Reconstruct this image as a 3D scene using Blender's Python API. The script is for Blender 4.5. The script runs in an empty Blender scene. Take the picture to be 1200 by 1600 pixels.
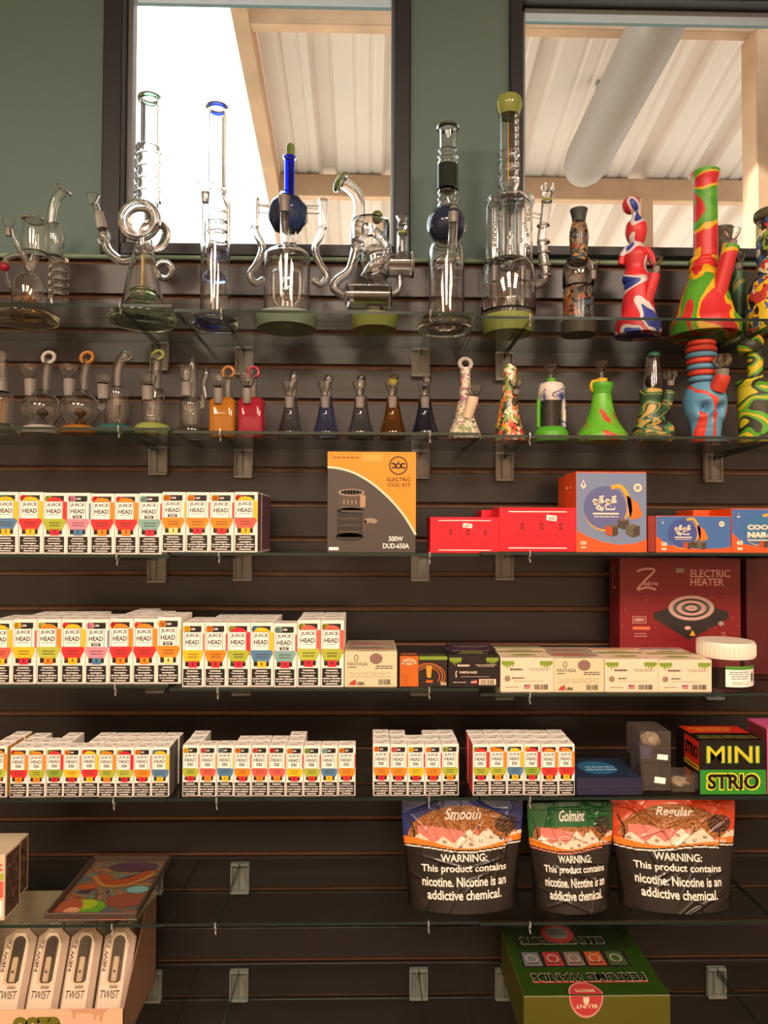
import bpy, math, random
from mathutils import Vector, Matrix
random.seed(7)
R = math.radians
scene = bpy.context.scene

# ---------------------------------------------------------------- camera, sky, sun, exposure
FPX, DIST, EYE = 1134.0, 1.6, 1.5            # focal length in px of the 1200x1600 frame, metres to the slat wall, eye height
YAW, PITCH, ROLL = R(1.2), R(1.364), R(0.25)
CAMP = Vector((-DIST * math.tan(YAW), -DIST, EYE))
CROT = Matrix.Rotation(-YAW, 3, 'Z') @ Matrix.Rotation(R(90) + PITCH, 3, 'X') @ Matrix.Rotation(ROLL, 3, 'Z')
cam_d = bpy.data.cameras.new('camera')
cam_d.sensor_fit = 'HORIZONTAL'; cam_d.sensor_width = 36.0; cam_d.lens = FPX * 36.0 / 1200.0
cam_d.clip_start = 0.02; cam_d.clip_end = 200
cam = bpy.data.objects.new('camera', cam_d); scene.collection.objects.link(cam)
cam.matrix_world = Matrix.Translation(CAMP) @ CROT.to_4x4()
scene.camera = cam

world = bpy.data.worlds.new('sky'); scene.world = world; world.use_nodes = True
bg = world.node_tree.nodes['Background']
bg.inputs[0].default_value = (0.93, 0.97, 1.0, 1); bg.inputs[1].default_value = 3.6

sun_d = bpy.data.lights.new('sun', 'SUN'); sun_d.energy = 9.0; sun_d.angle = R(3); sun_d.color = (1, 0.94, 0.86)
sun = bpy.data.objects.new('sun', sun_d); scene.collection.objects.link(sun)
sun.rotation_euler = (R(20), R(-52), 0)      # from the open left side of the patio

vs = scene.view_settings
vs.view_transform = 'Standard'; vs.look = 'None'; vs.exposure = 0.2; vs.gamma = 1.0; vs.use_curve_mapping = False
cy = scene.cycles
cy.max_bounces = 16; cy.transmission_bounces = 14; cy.transparent_max_bounces = 40; cy.glossy_bounces = 6; cy.diffuse_bounces = 4
cy.caustics_reflective = False; cy.caustics_refractive = False; cy.sample_clamp_indirect = 4.0

# ---------------------------------------------------------------- helpers
C = scene.collection
def W(px, py, y):
    d = CROT @ Vector(((px - 600) / FPX, -(py - 800) / FPX, -1))
    return CAMP + d * ((y - CAMP.y) / d.y)
def SC(y): return (y + DIST) / FPX           # metres per photo pixel at depth plane y

def srgb(h):
    h = h.lstrip('#'); o = []
    for i in (0, 2, 4):
        v = int(h[i:i+2], 16) / 255
        o.append(v / 12.92 if v <= 0.04045 else ((v + 0.055) / 1.055) ** 2.4)
    return (*o, 1)

MATS = {}
def M(name, col='#808080', rough=0.5, metal=0.0, trans=0.0, ior=1.45, spec=0.5, emit=None, es=0.0, coat=0.0, noise=0.0, nscale=40, bump=0.0, sss=0.0):
    if name in MATS: return MATS[name]
    m = bpy.data.materials.new(name); m.use_nodes = True
    nt = m.node_tree; b = nt.nodes['Principled BSDF']
    c = srgb(col) if isinstance(col, str) else col
    b.inputs['Base Color'].default_value = c
    b.inputs['Roughness'].default_value = rough; b.inputs['Metallic'].default_value = metal
    b.inputs['Transmission Weight'].default_value = trans; b.inputs['IOR'].default_value = ior
    b.inputs['Specular IOR Level'].default_value = spec; b.inputs['Coat Weight'].default_value = coat
    if emit: b.inputs['Emission Color'].default_value = srgb(emit); b.inputs['Emission Strength'].default_value = es
    if noise or bump:
        tc = nt.nodes.new('ShaderNodeTexCoord'); nz = nt.nodes.new('ShaderNodeTexNoise')
        nz.inputs['Scale'].default_value = nscale; nz.inputs['Detail'].default_value = 4
        nt.links.new(tc.outputs['Object'], nz.inputs['Vector'])
        if noise:
            mx = nt.nodes.new('ShaderNodeMix'); mx.data_type = 'RGBA'; mx.blend_type = 'MULTIPLY'
            mr = nt.nodes.new('ShaderNodeMapRange'); mr.inputs[1].default_value = 0.3; mr.inputs[2].default_value = 0.7
            mr.inputs[3].default_value = 1 - noise; mr.inputs[4].default_value = 1.0
            nt.links.new(nz.outputs['Fac'], mr.inputs[0])
            mx.inputs[0].default_value = 1.0; mx.inputs[6].default_value = c
            nt.links.new(mr.outputs[0], mx.inputs[7]); nt.links.new(mx.outputs[2], b.inputs['Base Color'])
        if bump:
            bp = nt.nodes.new('ShaderNodeBump'); bp.inputs['Strength'].default_value = bump; bp.inputs['Distance'].default_value = 0.002
            nt.links.new(nz.outputs['Fac'], bp.inputs['Height']); nt.links.new(bp.outputs['Normal'], b.inputs['Normal'])
    MATS[name] = m; return m

def thin_glass(name, tint, gloss_ior=1.5, rough=0.0, haze=0.0):
    if name in MATS: return MATS[name]
    m = bpy.data.materials.new(name); m.use_nodes = True; nt = m.node_tree; nt.nodes.clear()
    o = nt.nodes.new('ShaderNodeOutputMaterial'); mx = nt.nodes.new('ShaderNodeMixShader')
    t = nt.nodes.new('ShaderNodeBsdfTransparent'); t.inputs[0].default_value = srgb(tint)
    g = nt.nodes.new('ShaderNodeBsdfGlossy'); g.inputs['Roughness'].default_value = rough
    f = nt.nodes.new('ShaderNodeFresnel'); f.inputs['IOR'].default_value = gloss_ior
    ge = nt.nodes.new('ShaderNodeNewGeometry'); iv = nt.nodes.new('ShaderNodeMix'); iv.data_type = 'FLOAT'   # same reflectance on both faces: a flat pane has no total reflection inside
    iv.inputs[2].default_value = gloss_ior; iv.inputs[3].default_value = 1 / gloss_ior
    nt.links.new(ge.outputs['Backfacing'], iv.inputs[0]); nt.links.new(iv.outputs[0], f.inputs['IOR'])
    nt.links.new(f.outputs[0], mx.inputs[0]); nt.links.new(t.outputs[0], mx.inputs[1]); nt.links.new(g.outputs[0], mx.inputs[2])
    if haze:
        hz = nt.nodes.new('ShaderNodeMixShader'); hz.inputs[0].default_value = haze; df = nt.nodes.new('ShaderNodeBsdfDiffuse'); df.inputs[0].default_value = srgb('#d9cdbf')
        nt.links.new(mx.outputs[0], hz.inputs[1]); nt.links.new(df.outputs[0], hz.inputs[2]); nt.links.new(hz.outputs[0], o.inputs[0])
    else: nt.links.new(mx.outputs[0], o.inputs[0])
    MATS[name] = m; return m

def swirl(name, cols, scale=12, dist=1.5, rough=0.45, seed=0.0, stretch=(1, 1, 1), kind='noise', lo=0.36, hi=0.64, interp='CONSTANT', trans=0.0, bump=0.0):
    """marbled / camo / graffiti print: noise or voronoi cut into flat colours"""
    if name in MATS: return MATS[name]
    m = bpy.data.materials.new(name); m.use_nodes = True; nt = m.node_tree; b = nt.nodes['Principled BSDF']
    tc = nt.nodes.new('ShaderNodeTexCoord'); mp = nt.nodes.new('ShaderNodeMapping')
    mp.inputs['Location'].default_value = (seed, seed * 1.7, seed * 0.6); mp.inputs['Scale'].default_value = stretch
    nt.links.new(tc.outputs['Object'], mp.inputs[0])
    rp = nt.nodes.new('ShaderNodeValToRGB'); rp.color_ramp.interpolation = interp
    if kind == 'noise':
        n = nt.nodes.new('ShaderNodeTexNoise'); n.inputs['Scale'].default_value = scale; n.inputs['Detail'].default_value = 1.0
        n.inputs['Distortion'].default_value = dist; nt.links.new(mp.outputs[0], n.inputs['Vector']); nt.links.new(n.outputs['Fac'], rp.inputs[0])
    else:
        n2 = nt.nodes.new('ShaderNodeTexNoise'); n2.inputs['Scale'].default_value = scale * 0.8; n2.inputs['Detail'].default_value = 2
        ad = nt.nodes.new('ShaderNodeMix'); ad.data_type = 'VECTOR'; ad.inputs[0].default_value = min(0.9, 0.02 * dist)
        nt.links.new(mp.outputs[0], n2.inputs['Vector']); nt.links.new(mp.outputs[0], ad.inputs[4]); nt.links.new(n2.outputs['Color'], ad.inputs[5])
        n = nt.nodes.new('ShaderNodeTexVoronoi'); n.inputs['Scale'].default_value = scale
        nt.links.new(ad.outputs[1], n.inputs['Vector'])
        sp = nt.nodes.new('ShaderNodeSeparateColor'); nt.links.new(n.outputs['Color'], sp.inputs[0]); nt.links.new(sp.outputs[0], rp.inputs[0])
        lo, hi = 0.0, 1.0
    el = rp.color_ramp.elements; k = len(cols)
    for i, c in enumerate(cols):
        p = 0.0 if i == 0 else lo + (hi - lo) * i / k
        e = el[i] if i < 2 else el.new(p)
        e.position = p; e.color = srgb(c)
    nt.links.new(rp.outputs[0], b.inputs['Base Color']); b.inputs['Roughness'].default_value = rough
    b.inputs['Transmission Weight'].default_value = trans
    if bump:
        bp = nt.nodes.new('ShaderNodeBump'); bp.inputs['Strength'].default_value = bump; bp.inputs['Distance'].default_value = 0.001
        nt.links.new(n.outputs[0], bp.inputs['Height']); nt.links.new(bp.outputs['Normal'], b.inputs['Normal'])
    MATS[name] = m; return m

def link(o, parent=None):
    C.objects.link(o)
    if parent: o.parent = parent
    return o
def tag(o, label=None, cat=None, group=None, kind=None):
    if label: o['label'] = label
    if cat: o['category'] = cat
    if group: o['group'] = group
    if kind: o['kind'] = kind
    return o

def catmull(pts, n=4):
    if len(pts) < 3 or n < 2: return [tuple(p) for p in pts]
    out = []; P = [tuple(2*a-b for a, b in zip(pts[0], pts[1]))] + list(pts) + [tuple(2*a-b for a, b in zip(pts[-1], pts[-2]))]
    for i in range(1, len(P) - 2):
        p0, p1, p2, p3 = P[i-1:i+3]
        for k in range(n):
            t = k / n
            out.append(tuple(0.5*((2*b)+(c-a)*t+(2*a-5*b+4*c-d)*t*t+(3*b-a-3*c+d)*t**3) for a, b, c, d in zip(p0, p1, p2, p3)))
    out.append(tuple(pts[-1])); return out

class MB:
    def __init__(self): self.v = []; self.f = []; self.mi = []; self.mats = []
    def m(self, mat):
        if mat not in self.mats: self.mats.append(mat)
        return self.mats.index(mat)
    def face(self, idx, mat=0): self.f.append(tuple(idx)); self.mi.append(mat)
    def box(self, x0, y0, z0, x1, y1, z1, mat=0):
        b = len(self.v)
        self.v += [(x0,y0,z0),(x1,y0,z0),(x1,y1,z0),(x0,y1,z0),(x0,y0,z1),(x1,y0,z1),(x1,y1,z1),(x0,y1,z1)]
        for q in ((3,2,1,0),(4,5,6,7),(0,1,5,4),(1,2,6,5),(2,3,7,6),(3,0,4,7)): self.face([b+i for i in q], mat)
        return self
    def rbox(self, x0, y0, z0, x1, y1, z1, r=0.002, mat=0):
        """box with chamfered upright and horizontal edges"""
        xs = (x0, x0+r, x1-r, x1); ys = (y0, y0+r, y1-r, y1)
        def ring(z, ins):
            q = [(x0+r,y0+ins),(x1-r,y0+ins),(x1-ins,y0+r),(x1-ins,y1-r),(x1-r,y1-ins),(x0+r,y1-ins),(x0+ins,y1-r),(x0+ins,y0+r)]
            return [(a, b, z) for a, b in q]
        b = len(self.v); rings = [ring(z0, r*.98), ring(z0+r, 0), ring(z1-r, 0), ring(z1, r*.98)]
        for q in rings: self.v += q
        for k in range(3):
            for i in range(8): self.face((b+k*8+i, b+k*8+(i+1)%8, b+(k+1)*8+(i+1)%8, b+(k+1)*8+i), mat)
        self.face([b+i for i in range(7,-1,-1)], mat); self.face([b+24+i for i in range(8)], mat)
        return self
    def loft(self, rings, mat=0, close=True, cap0=False, cap1=False):
        b = len(self.v); n = len(rings[0])
        for r in rings: self.v += [tuple(p) for p in r]
        for k in range(len(rings)-1):
            for i in range(n if close else n-1):
                j = (i+1) % n
                self.face((b+k*n+i, b+k*n+j, b+(k+1)*n+j, b+(k+1)*n+i), mat)
        if cap0: self.face([b+i for i in range(n-1,-1,-1)], mat)
        if cap1: self.face([b+(len(rings)-1)*n+i for i in range(n)], mat)
        return self
    def lathe(self, prof, cx=0, cy=0, seg=28, mat=0, sq=0):
        """prof: (r, z) bottom to top; ends with r=0 close; sq>0 gives a rounded-square section"""
        rings = []
        for r, z in prof:
            q = []
            for i in range(seg):
                a = 2*math.pi*(i+.5)/seg; c, s = math.cos(a), math.sin(a); rr = r
                if sq: rr = r / (abs(c)**sq + abs(s)**sq) ** (1/sq)
                q.append((cx + rr*c, cy + rr*s, z))
            rings.append(q)
        return self.loft(rings, mat, True, prof[0][0] > 1e-6, prof[-1][0] > 1e-6)
    def shell(self, prof, t, cx=0, cy=0, seg=28, mat=0, sq=0, closed_bottom=True, closed_top=False):
        """hollow glass wall: outer profile up, inner profile down"""
        ou = list(prof); inn = [(max(r - t, 1e-4), z) for r, z in prof]
        if closed_bottom: inn[0] = (inn[0][0], min(prof[0][1] + t*1.3, prof[-1][1])); inn = [p for k, p in enumerate(inn) if k == 0 or p[1] > inn[0][1]]
        if closed_top: inn[-1] = (inn[-1][0], prof[-1][1] - t)
        rings_p = ([(0.0, ou[0][1])] if closed_bottom else []) + ou
        if closed_top: rings_p += [(0.0, ou[-1][1])]; self.lathe(rings_p, cx, cy, seg, mat, sq)
        if closed_top:
            self.lathe([(0.0, inn[-1][1])] + inn[::-1] + ([(0.0, inn[0][1])] if closed_bottom else []), cx, cy, seg, mat, sq); return self
        p = rings_p + inn[::-1] + ([(0.0, inn[0][1])] if closed_bottom else [ou[0]])
        b = len(self.f); self.lathe([(r if r > 1e-6 else 1e-5, z) for r, z in p], cx, cy, seg, mat, sq)
        # drop n-gon caps made by lathe for open rings
        if not closed_bottom:
            self.f = self.f[:-2]; self.mi = self.mi[:-2]
        return self
    def tube(self, path, r, seg=12, mat=0, caps=True, t=0):
        pts = [Vector(p) for p in path]; n = len(pts)
        rs = r if isinstance(r, (list, tuple)) else [r]*n
        if len(rs) != n: rs = [rs[min(int(i*(len(rs)-1)/(n-1)+.5), len(rs)-1)] for i in range(n)]
        def frames():
            tan = [(pts[min(i+1,n-1)] - pts[max(i-1,0)]).normalized() for i in range(n)]
            up = Vector((0,1,0)) if abs(tan[0].y) < .9 else Vector((1,0,0))
            u = (up - tan[0]*up.dot(tan[0])).normalized(); out = []
            for i in range(n):
                u = (u - tan[i]*u.dot(tan[i])).normalized(); out.append((u, tan[i].cross(u)))
            return out
        fr = frames()
        def rings(off):
            return [[pts[i] + (fr[i][0]*math.cos(2*math.pi*k/seg) + fr[i][1]*math.sin(2*math.pi*k/seg))*max(rs[i]-off,1e-4) for k in range(seg)] for i in range(n)]
        if t:
            ro = rings(0); ri = rings(t)
            self.loft(ro + ri[::-1] + [ro[0]], mat)
        else: self.loft(rings(0), mat, True, caps, caps)
        return self
    def torus(self, c, Rr, r, rx=0, ry=0, rz=0, seg=28, sub=10, mat=0, sx=1, sy=1):
        rot = Matrix.Rotation(rz,3,'Z') @ Matrix.Rotation(ry,3,'Y') @ Matrix.Rotation(rx,3,'X'); c = Vector(c); rings = []
        for i in range(seg+1):
            a = 2*math.pi*i/seg
            rings.append([c + rot @ Vector(((Rr + r*math.cos(2*math.pi*k/sub))*math.cos(a)*sx, (Rr + r*math.cos(2*math.pi*k/sub))*math.sin(a)*sy, r*math.sin(2*math.pi*k/sub))) for k in range(sub)])
        return self.loft(rings, mat)
    def sphere(self, c, r, sx=1, sy=1, sz=1, seg=24, rows=14, mat=0, fn=None):
        rings = []
        for j in range(rows+1):
            p = math.pi*j/rows; rr = max(math.sin(p), 1e-4); q = []
            for i in range(seg):
                a = 2*math.pi*i/seg; k = fn(a, p) if fn else 1.0
                q.append((c[0]+r*sx*k*rr*math.cos(a), c[1]+r*sy*k*rr*math.sin(a), c[2]-r*sz*k*math.cos(p)))
            rings.append(q)
        return self.loft(rings, mat)
    def helix(self, c, Rr, r, z0, z1, turns, seg=10, n=22, mat=0):
        pts = [(c[0]+Rr*math.cos(2*math.pi*turns*i/(n*turns)), c[1]+Rr*math.sin(2*math.pi*turns*i/(n*turns)), z0+(z1-z0)*i/(n*turns)) for i in range(int(n*turns)+1)]
        return self.tube(pts, r, seg, mat)
    def poly(self, pts, mat=0):
        b = len(self.v); self.v += [tuple(p) for p in pts]; self.face(range(b, b+len(pts)), mat); return self
    def prism(self, pts2, y0, y1, mat=0, plane='xz'):
        """outline in a plane, extruded; pts2 counter-clockwise seen from -y"""
        n = len(pts2); b = len(self.v)
        mk = (lambda a, c, d: (a, d, c)) if plane == 'xz' else ((lambda a, c, d: (d, a, c)) if plane == 'yz' else (lambda a, c, d: (a, c, d)))
        self.v += [mk(a, c, y0) for a, c in pts2] + [mk(a, c, y1) for a, c in pts2]
        self.face(range(b, b+n), mat); self.face(range(b+2*n-1, b+n-1, -1), mat)
        for i in range(n):
            j = (i+1) % n; self.face((b+j, b+i, b+n+i, b+n+j), mat)
        return self
    def mesh(self, name, mats=None, smooth=True, angle=35):
        me = bpy.data.meshes.new(name); me.from_pydata(self.v, [], self.f)
        for mt in (mats or self.mats): me.materials.append(mt)
        if any(self.mi): me.polygons.foreach_set('material_index', self.mi)
        if smooth:
            me.polygons.foreach_set('use_smooth', [True]*len(me.polygons)); me.set_sharp_from_angle(angle=R(angle))
        me.update(); return me
    def build(self, name, mat=None, parent=None, smooth=True, angle=35, loc=None):
        mats = mat if isinstance(mat, list) else ([mat] if mat else None)
        o = bpy.data.objects.new(name, self.mesh(name, mats, smooth, angle)); link(o, parent)
        if loc: o.location = loc
        return o

# ---- lettering: flat text outlines as polygons
TXT = {}
def text_geo(s, bold=0.0, shear=0.0, space=1.0, line=1.0):
    key = (s, bold, shear, space, line)
    if key in TXT: return TXT[key]
    cu = bpy.data.curves.new('txt', 'FONT'); cu.body = s; cu.align_x = 'CENTER'; cu.resolution_u = 3; cu.offset = bold; cu.shear = shear
    cu.space_character = space; cu.space_line = line; cu.fill_mode = 'FRONT'
    o = bpy.data.objects.new('txt', cu); C.objects.link(o)
    dg = bpy.context.evaluated_depsgraph_get(); me = bpy.data.meshes.new_from_object(o.evaluated_get(dg))
    v = [(p.co.x, p.co.y) for p in me.vertices]; f = [tuple(p.vertices) for p in me.polygons]
    if me.polygons and sum(p.normal.z for p in me.polygons) < 0: f = [q[::-1] for q in f]
    bpy.data.objects.remove(o); bpy.data.curves.remove(cu); bpy.data.meshes.remove(me)
    xs = [p[0] for p in v] or [0, 1]; ys = [p[1] for p in v] or [0, 1]
    TXT[key] = (v, f, (min(xs), min(ys), max(xs), max(ys))); return TXT[key]

class Print:
    """flat print: coloured outlines in (u, v), laid on a face in layers a fraction of a millimetre apart"""
    def __init__(self): self.mb = MB(); self.layer = 1
    def up(self, n=1): self.layer += n; return self
    def poly(self, pts, mat):
        a = sum(p[0]*q[1]-q[0]*p[1] for p, q in zip(pts, pts[1:]+pts[:1]))
        if a < 0: pts = pts[::-1]
        self.mb.poly([(u, v, self.layer) for u, v in pts], self.mb.m(mat)); return self
    def rect(self, u0, v0, u1, v1, mat): return self.poly([(u0,v0),(u1,v0),(u1,v1),(u0,v1)], mat)
    def frame(self, u0, v0, u1, v1, w, mat):
        self.rect(u0,v0,u1,v0+w,mat); self.rect(u0,v1-w,u1,v1,mat); self.rect(u0,v0+w,u0+w,v1-w,mat); return self.rect(u1-w,v0+w,u1,v1-w,mat)
    def ell(self, u, v, a, b, mat, n=28, a0=0, a1=2*math.pi, rot=0):
        full = abs(a1-a0-2*math.pi) < 1e-6; pts = []
        for i in range(n if full else n+1):
            t = a0 + (a1-a0)*i/n; x, y = a*math.cos(t), b*math.sin(t)
            pts.append((u + x*math.cos(rot)-y*math.sin(rot), v + x*math.sin(rot)+y*math.cos(rot)))
        return self.poly(pts, mat)
    def ring(self, u, v, a, b, w, mat, n=36, a0=0, a1=2*math.pi):
        k = self.mb.m(mat)
        for i in range(n):
            t0 = a0+(a1-a0)*i/n; t1 = a0+(a1-a0)*(i+1)/n
            self.mb.poly([(u+(a-w)*math.cos(t0), v+(b-w)*math.sin(t0), self.layer), (u+a*math.cos(t0), v+b*math.sin(t0), self.layer), (u+a*math.cos(t1), v+b*math.sin(t1), self.layer), (u+(a-w)*math.cos(t1), v+(b-w)*math.sin(t1), self.layer)], k)
        return self
    def stroke(self, pts, w, mat, sm=5):
        P = [Vector(p) for p in catmull(pts, sm)]; k = self.mb.m(mat); L = []; Rr = []
        for i, p in enumerate(P):
            d = (P[min(i+1,len(P)-1)] - P[max(i-1,0)]); d = d.normalized() if d.length > 1e-9 else Vector((1,0)); n = Vector((-d.y, d.x))*w/2
            L.append(p+n); Rr.append(p-n)
        for i in range(len(P)-1):
            self.mb.poly([(*Rr[i], self.layer), (*Rr[i+1], self.layer), (*L[i+1], self.layer), (*L[i], self.layer)], k)
        return self
    def text(self, s, u0, v0, u1, v1, mat, bold=0.0, shear=0.0, keep=False, flip=False, line=1.0, space=1.0, warp=None):
        """lettering scaled to fill the given rectangle; keep = hold its proportions"""
        v, f, (a, b, c, d) = text_geo(s, bold, shear, space, line); sx = (u1-u0)/max(c-a,1e-6); sy = (v1-v0)/max(d-b,1e-6)
        if keep: sx = sy = min(sx, sy)
        mu, mv = (u0+u1)/2, (v0+v1)/2; k = self.mb.m(mat); bi = len(self.mb.v)
        for x, y in v:
            x = (x-(a+c)/2)*sx; y = (y-(b+d)/2)*sy
            if flip: x, y = -x, -y
            if warp: x, y = warp(x, y)
            self.mb.v.append((mu+x, mv+y, self.layer))
        for q in f: self.mb.face([bi+i for i in q], k)
        return self
    def lines(self, u0, v0, u1, v1, n, mat, fill=0.45, seed=1, ragged=0.25):
        """unreadable small print: short dashes in n lines"""
        rg = random.Random(seed); h = (v1-v0)/n
        for i in range(n):
            y = v1 - (i+.5)*h; L = (u1-u0)*(1-ragged*rg.random()); x = (u0+u1)/2 - L/2; e = x+L
            while x < e:
                w = min((.10+.16*rg.random())*(u1-u0), e-x); self.rect(x, y-h*fill/2, x+w, y+h*fill/2, mat); x += w + .03*(u1-u0)
        return self
    def bars(self, u0, v0, u1, v1, mat, n=14, seed=3):
        rg = random.Random(seed); x = u0; st = (u1-u0)/n
        for i in range(n): self.rect(x, v0, x+st*(.3+.45*rg.random()), v1, mat); x += st
        return self
    def geo(self, name, origin, u, v, eps=0.00018, fn=None):
        o, u, v = Vector(origin), Vector(u), Vector(v); n = u.cross(v)
        mb = MB(); mb.f, mb.mi, mb.mats = self.mb.f, self.mb.mi, self.mb.mats
        mb.v = [fn(*p) for p in self.mb.v] if fn else [tuple(o + u*p[0] + v*p[1] + n*(p[2]*eps)) for p in self.mb.v]
        return mb.mesh(name, None, False)
    def build(self, name, parent, origin=(0,0,0), u=(1,0,0), v=(0,0,1), eps=0.00018, fn=None):
        return link(bpy.data.objects.new(name, self.geo(name, origin, u, v, eps, fn)), parent)
FRONT = dict(u=(1,0,0), v=(0,0,1)); TOP = dict(u=(1,0,0), v=(0,1,0)); LEFT = dict(u=(0,-1,0), v=(0,0,1)); RIGHT = dict(u=(0,1,0), v=(0,0,1))
# ---------------------------------------------------------------- materials of the place
m_green = M('green_wall_paint', '#5d7774', 0.6, noise=0.08, nscale=3)
m_slat = M('black_slat_laminate', '#241d1c', 0.34, spec=0.6, noise=0.12, nscale=5)
m_groove = M('brown_groove', '#7a5238', 0.5, noise=0.2, nscale=20)
m_frame = M('dark_window_frame', '#22242a', 0.45)
m_frame2 = M('grey_aluminium', '#8d8f93', 0.4, metal=0.5)
m_sill = M('pale_green_trim', '#7f9a80', 0.5)
m_pane = thin_glass('window_glass', '#f7fbf9', 1.35)
m_shelf = thin_glass('shelf_glass', '#f3f7f4', 1.16)
m_edge = M('shelf_glass_edge', '#22342e', 0.12, trans=0.25, spec=0.6)
m_acr = M('clear_acrylic', '#f6f4ee', 0.10, trans=0.72, ior=1.45)
m_wood = M('fir_lumber', '#d3a684', 0.7, noise=0.22, nscale=9)
m_sheet = M('galvanised_roof_sheet', '#e6d2c6', 0.5, metal=0.0, noise=0.14, nscale=2.2)
m_conc = M('concrete', '#cbc0b2', 0.9, noise=0.15, nscale=4)
m_beige = M('beige_wall_paint', '#cbbba6', 0.8)
m_ceil = M('white_ceiling_tile', '#d8cfc2', 0.9, noise=0.05, nscale=6)
m_floor = M('brown_floor_laminate', '#5c4635', 0.5, noise=0.3, nscale=4)

# ---------------------------------------------------------------- the room
RX0, RX1, RY0, RZ = -2.4, 2.6, -3.8, 3.0
def struct(name, mb, mat): return tag(mb.build(name, mat, smooth=False), kind='structure')
struct('floor', MB().box(RX0, RY0, -.05, RX1, .14, 0), m_floor)
struct('ceiling', MB().box(RX0, RY0, RZ, RX1, .14, RZ+.05), m_ceil)
struct('wall_left', MB().box(RX0-.05, RY0, 0, RX0, .14, RZ), m_beige)
struct('wall_right', MB().box(RX1, RY0, 0, RX1+.05, .14, RZ), m_beige)
struct('wall_front', MB().box(RX0, RY0-.05, 0, RX1, RY0, RZ), m_beige)

YW = 0.024                                     # plaster face, a little behind the slat boards
def wx(px, py=200): return W(px, py, YW).x
def wz(py, px=600): return W(px, py, YW).z
slat_top = W(600, 409, 0).z
w1 = (wx(163), wx(641), wz(404, 400), W(400, -44, YW).z)    # opening x0, x1, z0, z1
w2 = (wx(795), 1.75, wz(405, 1000), W(1000, -14, YW).z)
g = MB()
g.box(RX0, YW, 0, RX1, .14, min(w1[2], w2[2]))
lo = min(w1[2], w2[2]); g.box(RX0, YW, lo, w1[0], .14, RZ); g.box(w1[1], YW, lo, w2[0], .14, RZ); g.box(w2[1], YW, lo, RX1, .14, RZ)
g.box(w1[0], YW, w1[3], w1[1], .14, RZ); g.box(w2[0], YW, w2[3], w2[1], .14, RZ)
g.box(w1[0], YW, lo, w1[1], .14, w1[2]) if w1[2] > lo + 1e-4 else None
g.box(w2[0], YW, lo, w2[1], .14, w2[2]) if w2[2] > lo + 1e-4 else None
wall = struct('wall_back', g, m_green)
# slat boards, each its own board with a brown groove between
PITCH_S, GAP = 0.0762, 0.0105
zg0 = W(430, 1335, 0).z                        # one groove measured; the others follow at 3 inch pitch
k = 0
while zg0 + k*PITCH_S < slat_top: k += 1
board = MB().rbox(RX0+.01, -0.0, 0, RX1-.01, .0135, PITCH_S-GAP, .0012).mesh('slat', [m_slat], True, 20)
zt = zg0 + k*PITCH_S
while zt > 0.02:
    zb = zt - PITCH_S + GAP/2
    if zb + PITCH_S - GAP > slat_top + .002:
        o = MB().rbox(RX0+.01, 0, zb, RX1-.01, .0135, slat_top, .0012).build('slat', m_slat, wall)
    else:
        o = link(bpy.data.objects.new('slat', board), wall); o.location = (0, 0, zb)
    zt -= PITCH_S
MB().box(RX0+.005, .0125, 0.0, RX1-.005, YW+.001, slat_top-.001).build('slat_backing', m_groove, wall, False)
t1 = struct('trim_1', MB().rbox(RX0+.01, -.002, slat_top, RX1-.01, YW+.004, slat_top+.009, .002), m_sill)

def window(name, o, fl, fr, fb, ft):
    x0, x1, z0, z1 = o
    root = bpy.data.objects.new(name, None); link(root); root.location = ((x0+x1)/2, YW, z0); tag(root, kind='structure')
    def L(mb, nm, mat): 
        ob = mb.build(nm, mat, root); ob.location = (-(x0+x1)/2, -YW, -z0); return ob
    ya, yb = YW - .016, YW + .05
    for nm, q in (('frame_bar', (x0, ya, z0, x0+fl, yb, z1)), ('frame_bar', (x1-fr, ya, z0, x1, yb, z1)), ('frame_bar', (x0+fl, ya, z0, x1-fr, yb, z0+fb)), ('frame_bar', (x0+fl, ya, z1-ft, x1-fr, yb, z1))):
        L(MB().rbox(*q, .003), nm, m_frame)
    bd = .012
    xi0, xi1, zi0, zi1 = x0+fl, x1-fr, z0+fb, z1-ft
    for q in ((xi0, yb-.03, zi0, xi0+bd, yb, zi1), (xi1-bd*.5, yb-.03, zi0, xi1, yb, zi1), (xi0, yb-.03, zi0, xi1, yb, zi0+bd*.5), (xi0, yb-.03, zi1-bd, xi1, yb, zi1)):
        L(MB().rbox(*q, .0015), 'glazing_bead', m_frame2)
    L(MB().box(xi0, yb-.012, zi0, xi1, yb-.008, zi1), 'pane', m_pane)
s0 = SC(YW)
window('window_1', w1, 30*s0, 26*s0, 20*s0, 20*s0)
window('window_2', w2, 21*s0, .04, 16*s0, 20*s0)

# ---------------------------------------------------------------- patio cover outside the windows
SL = 0.235                                     # fall of the roof per metre going away
def roof_z(y): return EYE + 2.13 - SL*(y + DIST)
pc = bpy.data.objects.new('patio_cover', None); link(pc)
tag(pc, 'corrugated metal patio roof on pale wood framing outside both windows', 'patio roof')
ang = math.atan(SL)
yn, yf = 0.20, 5.2
def rib_profile(w):
    pts = []; p = w/3
    for i in range(3):
        a = i*p; pts += [(a, 0), (a+p*.62, 0), (a+p*.69, .034), (a+p*.87, .034), (a+p*.94, 0)]
        pts[-4:-4] = [(a+p*.2, 0), (a+p*.23, .005), (a+p*.27, .005), (a+p*.3, 0), (a+p*.42, 0), (a+p*.45, .005), (a+p*.49, .005), (a+p*.52, 0)]
    return pts + [(w, 0)]
xe = W(424, 200, 0).x * (0.7 + DIST + 0)/DIST   # roof's open edge
ex0 = -0.40; sw = 0.76
sheet = MB(); rp_ = rib_profile(sw)
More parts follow.
